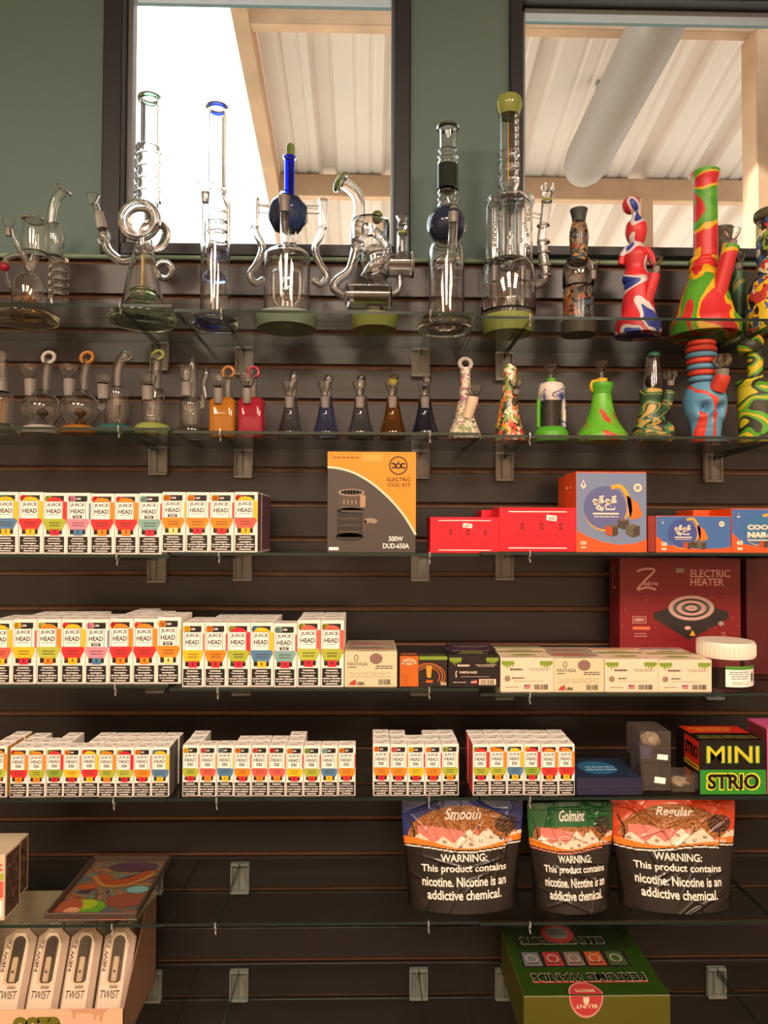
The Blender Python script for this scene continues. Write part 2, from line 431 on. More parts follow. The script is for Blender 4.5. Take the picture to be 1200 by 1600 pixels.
sheet.loft([[(x, yn, roof_z(yn)+h) for x, h in rp_], [(x, yf, roof_z(yf)+h) for x, h in rp_], [(x, yf, roof_z(yf)+h+.002) for x, h in rp_], [(x, yn, roof_z(yn)+h+.002) for x, h in rp_], [(x, yn, roof_z(yn)+h) for x, h in rp_]], close=False)
sm_ = sheet.mesh('roof_sheet', [m_sheet], False)
for i in range(6):
    o = link(bpy.data.objects.new('roof_sheet', sm_), pc); o.location = (ex0 + i*sw*.995, 0, 0.0005*(i % 2))
def purlin(y, d=.09, t=.042, x0=ex0-.04, x1=4.0):
    z = roof_z(y)
    MB().rbox(x0, y-t/2, z-d-.004, x1, y+t/2, z-.004, .003).build('purlin', m_wood, pc)
for y in (0.58, 1.33, 3.0): purlin(y)
mb = MB(); mb.prism([(yn, roof_z(yn)-.10), (yf, roof_z(yf)-.10), (yf, roof_z(yf)+.02), (yn, roof_z(yn)+.02)], ex0-.05, ex0-.001, plane='yz')
mb.build('edge_rafter', m_wood, pc, False)
def post(px, y, w=.09):
    x = W(px, 340, y).x; MB().rbox(x-w/2, y-.045, 0.0, x+w/2, y+.045, roof_z(y)-.09, .004).build('post', m_wood, pc)
post(1005, 1.33, .05); post(1190, 0.58, .075)
tag(struct('ground', MB().box(-9, .14, -.06, 9, 12, -.0), m_conc), kind='structure')
# long round duct slung under the patio roof
dz = .20; r_ = .08
def dp(x, y): return (x, y, roof_z(y)-dz)
pth = [dp(.80, .2), dp(.785, .45), dp(.745, .95), dp(.742, 1.0), dp(.741, 1.03), dp(.740, 1.045)]
dk = bpy.data.objects.new('vent_duct', None); link(dk); tag(dk, 'smooth grey round duct hanging under the patio roof beyond the window', 'duct')
MB().tube(pth, [r_, r_, r_, r_*.92, r_*.7, r_*.3], 24).build('pipe', M('grey_duct_metal', '#97877d', 0.5), dk)
for y_, x_ in ((.32, .793), (.86, .752)):
    MB().box(x_-.004, y_-.012, roof_z(y_)-dz+r_-.004, x_+.004, y_+.012, roof_z(y_)-.001).build('hanger_strap', m_frame2, dk, False)

# ---------------------------------------------------------------- ceiling lamps (behind the viewer)
def lamp(x, y, e, col=(1, .81, .66), sx=.6, sy=1.2):
    z = RZ
    r = bpy.data.objects.new('ceiling_light', None); link(r); r.location = (x, y, z)
    tag(r, 'flat rectangular ceiling light panel with white frame over the shop floor', 'ceiling light', 'ceiling light panels')
    fr = MB(); t = .03
    for q in ((-sx/2-t, -sy/2-t, sx/2+t, -sy/2), (-sx/2-t, sy/2, sx/2+t, sy/2+t), (-sx/2-t, -sy/2, -sx/2, sy/2), (sx/2, -sy/2, sx/2+t, sy/2)): fr.box(q[0], q[1], -.03, q[2], q[3], 0)
    fr.build('frame', M('white_lamp_frame', '#e6e2da', .5), r, False)
    MB().box(-sx/2, -sy/2, -.015, sx/2, sy/2, -.008).build('diffuser', M('lamp_diffuser', '#fff0dc', .5, emit='#ffd9ac', es=4.0), r, False)
    l = bpy.data.lights.new('lamp_light', 'AREA'); l.shape = 'RECTANGLE'; l.size = sx; l.size_y = sy; l.energy = e; l.color = col
    lo = bpy.data.objects.new('lamp_light', l); link(lo, r); lo.location = (0, 0, -.02)
lamp(-1.3, -2.75, 52); lamp(-.1, -2.75, 56); lamp(1.15, -2.75, 66)

# ---------------------------------------------------------------- glass shelves on clear brackets
YF, TH = -0.259, 0.0055
FRONT_PY = {1: (476, 487, 497), 2: (669, 676, 682), 3: (868, 865.5, 864.5), 4: (1072, 1077, 1085), 5: (1250, 1248.5, 1247), 6: (1446, 1443, 1442)}
PANX = ((-900, 317), (317, 722), (722, 1330))
MIDX = (150, 520, 950)
SHZ = {}
for s, py in FRONT_PY.items():
    for p in range(3): SHZ[s, p] = W(MIDX[p], py[p], YF).z + 0.002   # top face of each pane
for p in range(3): SHZ[7, p] = SHZ[6, p] - 3*PITCH_S
SHN = {1: 'first shelf row under the windows', 2: 'second shelf row under the windows', 3: 'shelf with the orange coil kit box', 4: 'shelf with the white-lidded jar', 5: 'shelf with the smallest cartons', 6: 'shelf with the foil pouches', 7: 'lowest shelf in view, under the pouches'}
PN = ('with one bracket', 'between two seams', 'with two brackets, one far off')
BRX = (248, 381, 656, 787, 1112)
bracket_mesh = {}
def bracket():
    w = .040
    plate = MB().rbox(-w/2, -.004, -.070, w/2, -.0005, -TH-.0002, .001)
    arm = MB().prism([(YF+.010, -TH-.0002), (YF+.010, -TH-.006), (-.006, -TH-.016), (-.006, -TH-.0002)], -.0009, .0009, plane='yz')
    foot = MB().rbox(-w/2, -.016, -.070, w/2, -.0035, -.064, .0012)
    head = MB().rbox(-w/2, -.014, -TH-.0062, w/2, -.0035, -TH-.0002, .0012)
    lip = MB().tube(catmull([(0, YF+.012, -TH-.003), (0, YF+.001, -TH-.004), (0, YF-.0045, -TH-.001), (0, YF-.0035, .003)], 4), .0016, 8)
    tip = MB().tube(catmull([(0, YF+.006, -TH-.005), (0, YF-.001, -TH-.009), (0.001, YF-.002, -TH-.014)], 4), .0013, 8)
    ribs = [('rib', MB().rbox(x-.0017, -.014, -.0645, x+.0017, -.0035, -TH-.006, .0008)) for x in (-w/2+.0018, -.004, w/2-.0018)]
    return [('back_plate', plate), ('arm', arm), ('foot', foot), ('head', head), ('front_lip', lip), ('tip', tip)] + ribs
BR = [(n, mb.mesh(n, [m_edge if n == 'arm' else m_acr], True, 30)) for n, mb in bracket()]
SHORT = {1: 'first shelf under the windows', 2: 'second shelf under the windows', 3: 'coil kit box shelf', 4: 'white-lidded jar shelf', 5: 'smallest cartons shelf', 6: 'foil pouch shelf', 7: 'green gift box shelf'}
for s in range(1, 8):
    for p in range(3):
        z = SHZ[s, p]; x0 = W(PANX[p][0], 800, 0).x + .0015; x1 = W(PANX[p][1], 800, 0).x - .0015
        mb = MB(); e = mb.m(m_shelf); q = mb.m(m_edge)
        mb.box(x0, YF, z-TH, x1, -.0005, z, 0)
        mb.mi[-4] = q; mb.mi[-3] = q; mb.mi[-1] = q
        o = mb.build('glass_shelf', mb.mats, smooth=False)
        tag(o, 'clear glass pane of %s, %s' % (SHORT[s], PN[p]), 'shelf', 'glass shelf panes')
    for bi, bx in enumerate(BRX):
        p = 0 if bx < 317 else (1 if bx < 722 else 2)
        r = bpy.data.objects.new('shelf_bracket', None); link(r); r.location = (W(bx, 800, 0).x, 0, SHZ[s, p])
        tag(r, 'clear acrylic bracket of the %s, in line below the %s' % (SHORT[s], ('ringed pipe', 'blue-necked pipe', 'navy-balled pipe', 'lime-rimmed pipe', 'beaker pipe')[bi]), 'bracket', 'clear shelf brackets')
        for n, me in BR: link(bpy.data.objects.new(n, me), r)
def pane_of(px, yd=-.2):
    x = W(px, 900, yd).x
    return 0 if x < W(317, 800, 0).x else (1 if x < W(722, 800, 0).x else 2)
# ---------------------------------------------------------------- boxes placed on the shelves
INK = M('black_ink', '#1d1917', .5); WHI = M('white_card', '#f4ece2', .5, spec=.3); PAPER = M('white_print', '#fbf6ee', .5)
COL = {k: M('print_' + k, v, .5) for k, v in dict(red='#d8302f', coral='#e8604f', orange='#f08a1c', yellow='#f4bf1c', pale='#efe08a', olive='#aab437', lime='#b3be45', green='#86a82f',
       blue='#4f7fa3', teal='#7fa9a3', pink='#e08a9c', crimson='#cf2438', grey='#6c6663', mauve='#7a5560', gold='#c8952f', silver='#8f8a86').items()}
def place(px0, px1, py_top, s, yfront=-.25):
    """world x0, x1, shelf z and height of a box whose front face spans the given pixels"""
    p = pane_of((px0+px1)/2, yfront); z = SHZ[s, p]
    a = W(px0, py_top, yfront); b = W(px1, py_top, yfront)
    return a.x, b.x, z, (a.z+b.z)/2 - z
def boxthing(name, label, cat, px0, px1, py_top, s, depth, mat, yfront=-.25, group=None, rz=0, r=.0008):
    x0, x1, z, h = place(px0, px1, py_top, s, yfront); w = x1-x0
    o = MB().rbox(-w/2, 0, 0, w/2, depth, h, r).build(name, mat, None, True, 30, ((x0+x1)/2, yfront, z)); o.rotation_euler.z = rz
    tag(o, label, cat, group); o['w'] = w; o['h'] = h
    return o, w, h

def juice_print(w, h, band, tag_c, tl, arc, num, style, small, warn_n):
    P = Print(); U = lambda u: (u-.5)*w; V = lambda v: v*h
    b, t, a_, l_ = COL[band], COL[tag_c], COL[arc], COL[tl]
    P.rect(U(.07), V(.86), U(.86), V(.95), INK)
    P.rect(U(.93 if style != 'plain' else .90), V(.56), U(.995), V(.83), a_)
    P.up().ell(U(.20), V(.90), .17*w, .055*h, l_, 20); P.rect(U(.07), V(.86), U(.30), V(.945), l_)
    if style == 'plain':
        P.up().poly([(U(.12), V(.86)), (U(.25), V(.915)), (U(.45), V(.93)), (U(.68), V(.915)), (U(.88), V(.86))], a_)
        P.rect(U(.82), V(.5), U(.99), V(.855), a_)
    else:
        P.up().ell(U(.48), V(.905), .15*w, .042*h, INK, 18); P.rect(U(.37), V(.86), U(.60), V(.885), INK)
        P.up().text('100' if not small else '30', U(.38), V(.885), U(.58), V(.92), PAPER, .02)
    P.up(); sq0 = .56 if not small else .55
    P.rect(U(.09), V(sq0), U(.80), V(.86), INK)
    P.up().rect(U(.105), V(sq0+.006), U(.785), V(.854), PAPER)
    P.up()
    P.text('JUICE', U(.15), V(.765), U(.75), V(.83), INK, .025); P.text('HEAD', U(.15), V(.685 if small else .665), U(.75), V(.75 if small else .735), INK, .025)
    if small: P.rect(U(.30), V(.60), U(.62), V(.655), INK).up().text('SALTS', U(.33), V(.61), U(.59), V(.645), PAPER, .03)
    else: P.lines(U(.16), V(.625), U(.74), V(.65), 1, INK, .3, 5)
    if style == 'freeze': P.up().rect(U(.25), V(.585), U(.65), V(.625), INK).up().lines(U(.29), V(.592), U(.61), V(.618), 1, PAPER, .5, 2)
    P.up().poly([(U(.02), V(.575)), (U(.90), V(.575)), (U(.98), V(.53)), (U(.80), V(.40)), (U(.70), V(.365)), (U(.24), V(.365)), (U(.13), V(.40)), (U(.02), V(.50))] if not small else
                [(U(.01), V(.55)), (U(.98), V(.55)), (U(.95), V(.45)), (U(.80), V(.37)), (U(.20), V(.37)), (U(.05), V(.45))], b)
    P.rect(U(.14), V(.325), U(.80), V(.40), INK)
    P.up().lines(U(.22), V(.445), U(.76), V(.53), 2, M('dark_print', '#4a3230', .5), .34, len(band)*7)
    P.up().rect(U(.30), V(.305), U(.68), V(.405), t)
    P.up().text(num, U(.42), V(.335), U(.56), V(.395), INK, .02, keep=True)
    P.rect(U(.06), V(.03), U(.90 if not small else .94), V(.285), INK)
    if not small: words = ['WARNING:', 'This product', 'contains', 'nicotine. Nicotine', 'is an addictive', 'chemical.']
    else: words = ['WARNING:', 'This product contains', 'nicotine. Nicotine', 'is an addictive', 'chemical.']
    P.up(); hh = .235/len(words); full = .76 if not small else .80; mid = .48
    for i, wd in enumerate(words):
        wl = min(1, .35+len(wd)/26) * full; y = .27 - (i+1)*hh
        P.text(wd, U(mid-wl/2), V(y+hh*.22), U(mid+wl/2), V(y+hh*.86), PAPER, .035)
    return P.geo('carton_print', (0, 0, 0), (1, 0, 0), (0, 0, 1), .00012)
PR = {}; CART = {}
def carton_mesh(w, d, h):
    k = (round(w, 4), round(d, 4), round(h, 4))
    if k not in CART:
        mb = MB().rbox(-w/2, 0, 0, w/2, d, h, .0009); CART[k] = mb.mesh('carton', [WHI], True, 30)
    return CART[k]
topP = {}
def top_print(w, d):
    k = (round(w, 4),)
    if k not in topP:
        P = Print(); P.rect(-w*.3, d*.25, w*.12, d*.32, INK); P.rect(-w*.46, d*.5, w*.46, d*.515, COL['silver']); P.rect(w*.1, d*.62, w*.3, d*.70, INK)
        topP[k] = P.geo('top_print', (0, 0, 0), (1, 0, 0), (0, 1, 0), .0002)
    return topP[k]
BACKN = {'n': 0}
def ordn(n): return ['first', 'second', 'third', 'fourth', 'fifth', 'sixth', 'seventh', 'eighth', 'ninth', 'tenth', 'eleventh', 'twelfth', 'thirteenth', 'fourteenth', 'fifteenth', 'sixteenth'][n-1]
BW = dict(red='red', coral='coral', orange='orange', yellow='yellow', pale='pale yellow', olive='olive', lime='lime', green='green', blue='blue', teal='teal', pink='pink', crimson='crimson')
def carton_row(specs, s, py_tops, backs, num, small, where, anchor, rev, back_label, group, side_l=None, side_r=None, yfront=-.25):
    n = len(specs)
    for i, (x0p, x1p, band, tc, tl, arc, style) in enumerate(specs):
        pt = py_tops[i] if isinstance(py_tops, (list, tuple)) else py_tops
        x0, x1, z, h = place(x0p, x1p, pt, s, yfront); w = x1-x0-.0008
        wn = .0437 if not small else .0322
        if abs(w-wn) < .004: w = min(w, wn)
        d = wn; w = round(w, 4); h = round(h, 3)
        jig = random.uniform(-.0015, .0015); rz = random.uniform(-.012, .012)
        key = (w, h, band, tc, tl, arc, num, style, small)
        if key not in PR: PR[key] = juice_print(w, h, band, tc, tl, arc, num, style, small, 0)
        k = (n-i) if rev else (i+1)
        o = link(bpy.data.objects.new('carton', carton_mesh(w, d, h))); o.location = ((x0+x1)/2, yfront+jig, z); o.rotation_euler.z = rz
        tag(o, '%swhite carton, %s band, %s tag, %s from %s' % ('small ' if small else 'tall ', BW[band], BW[tc], ordn(k), anchor), 'carton', group)
        link(bpy.data.objects.new('front_print', PR[key]), o)
        tp = link(bpy.data.objects.new('top_print', top_print(w, d)), o); tp.location = (0, 0, h)
        if side_l and i == 0:
            P = Print(); P.rect(-d*.96, h*.02, -d*.04, h*.98, COL[side_l]); P.build('side_print', o, (-w/2, 0, 0), **LEFT)
        if side_r and i == n-1:
            P = Print(); P.rect(d*.04, h*.02, d*.96, h*.98, COL[side_r]); P.build('side_print', o, (w/2, 0, 0), **RIGHT)
        for b in range(backs[i]):
            q = link(bpy.data.objects.new('carton', carton_mesh(w, d, h))); q.location = ((x0+x1)/2 + random.uniform(-.001, .001), yfront+jig+(d+.0012)*(b+1), z); q.rotation_euler.z = rz*.6
            tag(q, '%s white carton, %s back in the %s line from %s' % ('small' if small else 'tall', ordn(b+2), ordn(k), anchor), 'carton', back_label)
            tp = link(bpy.data.objects.new('top_print', top_print(w, d)), q); tp.location = (0, 0, h)
            if side_l and i == 0:
                P = Print(); P.rect(-d*.96, h*.02, -d*.04, h*.98, COL[side_l]); P.build('side_print', q, (-w/2, 0, 0), **LEFT)
            if side_r and i == n-1:
                P = Print(); P.rect(d*.04, h*.02, d*.96, h*.98, COL[side_r]); P.build('side_print', q, (w/2, 0, 0), **RIGHT)
def S(b, rows):
    out = []
    for (x0, x1), r in zip(zip(b, b[1:]), rows): out.append((x0, x1) + tuple(r))
    return out
pl, fz, bd = 'plain', 'freeze', 'badge'
# shelf 3: eleven large cartons
b3 = [-8, 29.5, 68, 105.5, 142.5, 180, 217, 253.5, 291, 328.5, 366, 403]
r3 = [('blue','yellow','blue','yellow',pl), ('red','yellow','red','yellow',pl), ('olive','crimson','olive','red',pl), ('pink','blue','pink','blue',fz), ('red','orange','red','orange',pl), ('red','orange','coral','orange',pl),
      ('teal','crimson','teal','crimson',fz), ('orange','pale','orange','yellow',fz), ('orange','crimson','orange','coral',bd), ('orange','red','orange','crimson',bd), ('coral','yellow','red','yellow',pl)]
carton_row(S(b3, r3), 3, [769, 769, 770, 770, 771, 771, 771, 769, 769, 769, 769], [0]*10+[3], '3', False, '', 'coil kit end', True, 'white carton queued behind the row-end carton nearest the coil kit box', 'large cartons on the coil kit shelf', side_r='mauve')
# shelf 4: fifteen large cartons
b4 = [-16, 20.5, 58, 96, 134, 171, 208, 246, 283.5]
r4 = [('coral','yellow','coral','yellow',pl), ('yellow','crimson','yellow','red',bd), ('lime','orange','lime','orange',pl), ('red','yellow','red','yellow',pl), ('pink','blue','pink','blue',fz), ('red','orange','red','orange',pl), ('red','orange','coral','orange',pl), ('orange','pale','orange','yellow',fz)]
b4b = [285, 320, 355.5, 391.5, 428, 464.5, 501.5, 538]
r4b = [('yellow','crimson','yellow','coral',bd), ('orange','red','orange','red',bd), ('olive','crimson','olive','crimson',pl), ('blue','yellow','blue','yellow',pl), ('teal','crimson','teal','crimson',fz), ('lime','crimson','lime','coral',pl), ('olive','crimson','olive','coral',pl)]
carton_row(S(b4, r4) + S(b4b, r4b), 4, [969, 968, 968, 968, 968, 967, 967, 965] + [973, 973, 973, 973, 974, 969, 969], [1, 2, 2, 2, 1, 3, 2, 1, 1, 2, 2, 2, 0, 2, 2], '6', False, '', 'the cream cartons', True,
           'white carton queued behind the front row that meets the cream cartons', 'large cartons on the jar shelf')
# shelf 5: small cartons in four blocks
r5a = [('lime','orange','lime','orange',pl)]
carton_row(S([-15, 12], r5a), 5, 1166, [2], '35', True, '', 'the nine-wide block', True, 'small white carton behind the lone carton with a lime side', 'small cartons', side_r='gold')
b5 = [16.5, 45, 72.5, 99.5, 127, 154.5, 182, 209.5, 237, 265]
r5 = [('red','orange','red','orange',pl), ('olive','orange','olive','orange',pl), ('green','crimson','green','red',pl), ('yellow','crimson','orange','coral',bd), ('red','yellow','red','yellow',pl), ('olive','orange','olive','orange',pl), ('lime','crimson','lime','crimson',pl), ('orange','red','orange','coral',bd), ('blue','yellow','blue','yellow',pl)]
carton_row(S(b5, r5), 5, 1168, [2, 1, 2, 0, 2, 2, 2, 2, 2], '35', True, '', 'the ten-wide block', True, 'small white carton behind the front of the nine-wide block', 'small cartons', side_r='grey')
b5b = [285, 312, 339, 366, 393, 420, 447, 474.5, 501.5, 528.5, 556]
r5b = [('olive','crimson','yellow','coral',bd), ('coral','orange','coral','orange',bd), ('blue','yellow','teal','yellow',bd), ('orange','red','orange','coral',bd), ('coral','orange','coral','orange',bd), ('coral','orange','red','orange',bd), ('yellow','crimson','orange','crimson',bd), ('olive','red','green','red',bd), ('blue','yellow','teal','yellow',bd), ('orange','red','orange','crimson',bd)]
carton_row(S(b5b, r5b), 5, 1165, [2, 0, 0, 1, 1, 1, 2, 0, 0, 0], '25', True, '', 'the five-wide block', True, 'small white carton behind the front of the ten-wide block', 'small cartons')
b5c = [583, 610, 637, 664, 690.5, 717.5]
r5c = [('orange','crimson','orange','coral',bd), ('orange','red','coral','orange',bd), ('yellow','crimson','yellow','crimson',bd), ('orange','red','orange','red',bd), ('olive','orange','lime','orange',bd)]
carton_row(S(b5c, r5c), 5, 1163, [2, 2, 1, 2, 2], '50', True, '', 'the six-wide block', True, 'small white carton behind the front of the five-wide block', 'small cartons')
b5d = [738.5, 765, 792, 818.5, 845, 872, 898.5]
r5d = [('olive','crimson','olive','red',pl), ('olive','orange','orange','orange',pl), ('blue','yellow','blue','yellow',pl), ('green','red','yellow','red',pl), ('red','orange','red','orange',pl), ('red','yellow','coral','orange',pl)]
carton_row(S(b5d, r5d), 5, 1163, [2]*6, '50', True, '', 'the dark blue box', True, 'small white carton behind the front of the six-wide block', 'small cartons', side_l='red')
# ---------------------------------------------------------------- larger boxes
def K(name, col, rough=.5, **k): return M(name, col, rough, **k)
k_or = K('kit_orange', '#e8921f'); k_dk = K('kit_charcoal', '#4a433f', .4); k_dk2 = K('kit_brown', '#6a5f58', .4); cream = K('cream_print', '#f2dcc0')
# coil kit box
o, w, h = boxthing('coil_kit_box', 'orange and charcoal electric coil kit box standing beside the red boxes', 'box', 512, 650, 706, 3, .12, k_dk)
P = Print(); U = lambda u: (u-.5)*w; V = lambda v: v*h
arc = [(U(0), V(.845)), (U(.12), V(.835)), (U(.30), V(.79)), (U(.50), V(.69)), (U(.70), V(.54)), (U(.85), V(.39)), (U(.94), V(.27)), (U(1.0), V(.18))]
P.rect(U(.0), V(0), U(.42), V(.75), k_dk2) if False else None
P.poly(arc + [(U(1), V(1)), (U(0), V(1))], k_or); P.up().stroke(arc, .004, cream, 4)
P.up().rect(U(.39), V(.905), U(.62), V(.985), K('kit_tape', '#eda64c', .25))
P.lines(U(.05), V(.93), U(.36), V(.955), 1, K('kit_brown_ink', '#8a5a1e'), .6, 4)
P.ring(U(.80), V(.865), .105*w, .092*h, .0022, INK)
for q in ([(.725, .845), (.76, .845), (.765, .875), (.745, .885), (.72, .88)], [(.775, .885), (.775, .85), (.80, .84), (.825, .85), (.825, .885)], [(.88, .845), (.84, .845), (.835, .875), (.855, .885), (.88, .88)]): P.stroke([(U(a), V(b)) for a, b in q], .0028, INK, 4)
P.poly([(U(.80), V(.915)), (U(.785), V(.885)), (U(.80), V(.865)), (U(.815), V(.885))], INK)
P.text('ELECTRIC\nCOIL KIT', U(.675), V(.655), U(.945), V(.745), INK, .01)
P.text('500W', U(.695), V(.115), U(.855), V(.165), PAPER, .015); P.text('DUD-650A', U(.63), V(.045), U(.925), V(.095), PAPER, .015)
# printed coil burner: ribbed drum, side tap, ring grate
c1, c2, c3 = K('burner_dark', '#2e2824', .4), K('burner_mid', '#55483f', .4), K('burner_light', '#9a8470', .4)
P.up().ell(U(.25), V(.155), .16*w, .04*h, c1); P.rect(U(.11), V(.155), U(.40), V(.42), c1); P.ell(U(.255), V(.42), .145*w, .03*h, c1)
P.up().rect(U(.13), V(.42), U(.41), V(.595), c2); P.ell(U(.27), V(.42), .14*w, .025*h, c2); P.up().ell(U(.27), V(.595), .15*w, .036*h, c3); P.up().ell(U(.27), V(.597), .12*w, .024*h, c1)
for i in range(7): P.rect(U(.16+i*.035), V(.585), U(.175+i*.035), V(.612), c3)
for i in range(4): P.rect(U(.18+i*.045), V(.48), U(.195+i*.045), V(.52), c3)
P.rect(U(.37), V(.45), U(.43), V(.57), K('burner_copper', '#b08a72', .4)); P.ell(U(.49), V(.315), .075*w, .028*h, c3); P.rect(U(.40), V(.20), U(.445), V(.32), c2); P.rect(U(.47), V(.18), U(.49), V(.30), c2)
for i in range(3): P.rect(U(.12), V(.20+i*.065), U(.36), V(.212+i*.065), c2)
P.rect(U(.02), V(.025), U(.13), V(.055), PAPER)
P.build('front_print', o, **FRONT)
# red boxes
m_red = K('glossy_red_card', '#d81a2e', .32); m_dred = K('dark_red_ink', '#8f1020', .4)
def red_box(label, px0, px1, pt, yf, d, price):
    o, w, h = boxthing('red_box', label, 'box', px0, px1, pt, 3, d, m_red, yf, 'glossy red boxes')
    P = Print(); U = lambda u: (u-.5)*w; V = lambda v: v*h
    P.rect(U(.12), V(.895), U(.88), V(.915), PAPER); P.rect(U(.12), V(.075), U(.88), V(.095), PAPER)
    for u in (.30, .55, .80):
        P.ell(U(u), V(.62), .025*w, .05*h, m_dred, 10); P.poly([(U(u-.03), V(.56)), (U(u+.03), V(.56)), (U(u+.015), V(.48)), (U(u-.02), V(.5))], m_dred); P.lines(U(u-.09), V(.24), U(u+.07), V(.44), 4, m_dred, .22, 7)
    for k in (.8, .72, .16): P.rect(U(.14), V(k), U(.86), V(k+.008), m_dred)
    P.up().rect(U(price-.07), V(.70), U(price+.07), V(.83), PAPER).up().text('0.00' if False else 'KIT', U(price-.05), V(.72), U(price+.05), V(.81), M('tag_grey', '#8d8782'), .02) if False else None
    P.up().poly([(U(price-.07), V(.72)), (U(price+.065), V(.69)), (U(price+.07), V(.81)), (U(price-.06), V(.84))], PAPER).up().lines(U(price-.05), V(.72), U(price+.05), V(.80), 2, m_dred, .5, 2)
    P.build('front_print', o, **FRONT)
    MB().box(-w/2+.002, .0, h, w/2-.002, .0, h).build('lid_flap', m_red, o) if False else None
    return o
red_box('low glossy red box beside the orange coil kit box', 672, 780, 808, -.25, .075, .54)
red_box('taller glossy red box against the large blue charcoal box', 780, 900, 793, -.25, .10, .68)
boxthing('red_box', 'glossy red box tucked behind the low red box', 'box', 752, 795, 797, 3, .08, m_red, -.168, 'glossy red boxes')
# coconut charcoal boxes
cb, co, cdk = K('charcoal_box_blue', '#3f6aa8'), K('charcoal_box_orange', '#e8571f'), K('charcoal_dark', '#463a2c'); cbg = K('charcoal_box_slate', '#7585a6'); cnavy = K('charcoal_disc_blue', '#3d4f95'); cgold = K('charcoal_gold', '#efa52a'); cfl = K('flame_orange', '#e0701c')
def arabic(P, U, V, u0, v0, u1, v1, wd):
    X = lambda a: U(u0 + (u1-u0)*a); Y = lambda b: V(v0 + (v1-v0)*b)
    for dx in (0, .5):                          # kaf + waw, twice
        P.stroke([(X(.06+dx), Y(.52)), (X(.02+dx), Y(.64)), (X(.09+dx), Y(.76)), (X(.16+dx), Y(.66)), (X(.14+dx), Y(.52)), (X(.03+dx), Y(.50))], wd, cream, 4)
        P.stroke([(X(.17+dx), Y(.62)), (X(.16+dx), Y(.46)), (X(.05+dx), Y(.40))], wd, cream, 4)
        P.stroke([(X(.17+dx), Y(.56)), (X(.40+dx), Y(.56)), (X(.42+dx), Y(.66)), (X(.24+dx), Y(.74)), (X(.42+dx), Y(.84))], wd, cream, 2)
        P.stroke([(X(.26+dx), Y(.92)), (X(.44+dx), Y(1.0))], wd, cream, 1)
    P.stroke([(X(.20), Y(.08)), (X(.15), Y(.20)), (X(.24), Y(.30)), (X(.31), Y(.20)), (X(.29), Y(.06)), (X(.20), Y(.07))], wd, cream, 4)
    P.rect(X(.19), Y(.36), X(.22), Y(.41), cream); P.rect(X(.25), Y(.36), X(.28), Y(.41), cream)
    P.stroke([(X(.40), Y(.24)), (X(.40), Y(.08)), (X(.32), Y(-.03))], wd, cream, 3)
    P.stroke([(X(.52), Y(.40)), (X(.52), Y(.08)), (X(.86), Y(.06)), (X(.87), Y(.22))], wd, cream, 1)
    P.rect(X(.70), Y(.28), X(.735), Y(.34), cream)
def cube_print(P, U, V, u, v, s, ca, cb2, asp):
    a = s*asp
    P.poly([(U(u-s), V(v-a*.5)), (U(u-s*.95), V(v+a*.6)), (U(u), V(v+a*.4)), (U(u), V(v-a*.9))], ca); P.poly([(U(u), V(v-a*.9)), (U(u), V(v+a*.4)), (U(u+s*.8), V(v+a*.55)), (U(u+s*.8), V(v-a*.6))], cb2)
    P.poly([(U(u-s*.95), V(v+a*.6)), (U(u-.1*s), V(v+a*.85)), (U(u+s*.8), V(v+a*.55)), (U(u), V(v+a*.4))], K('cube_top', '#6b5f4d'))
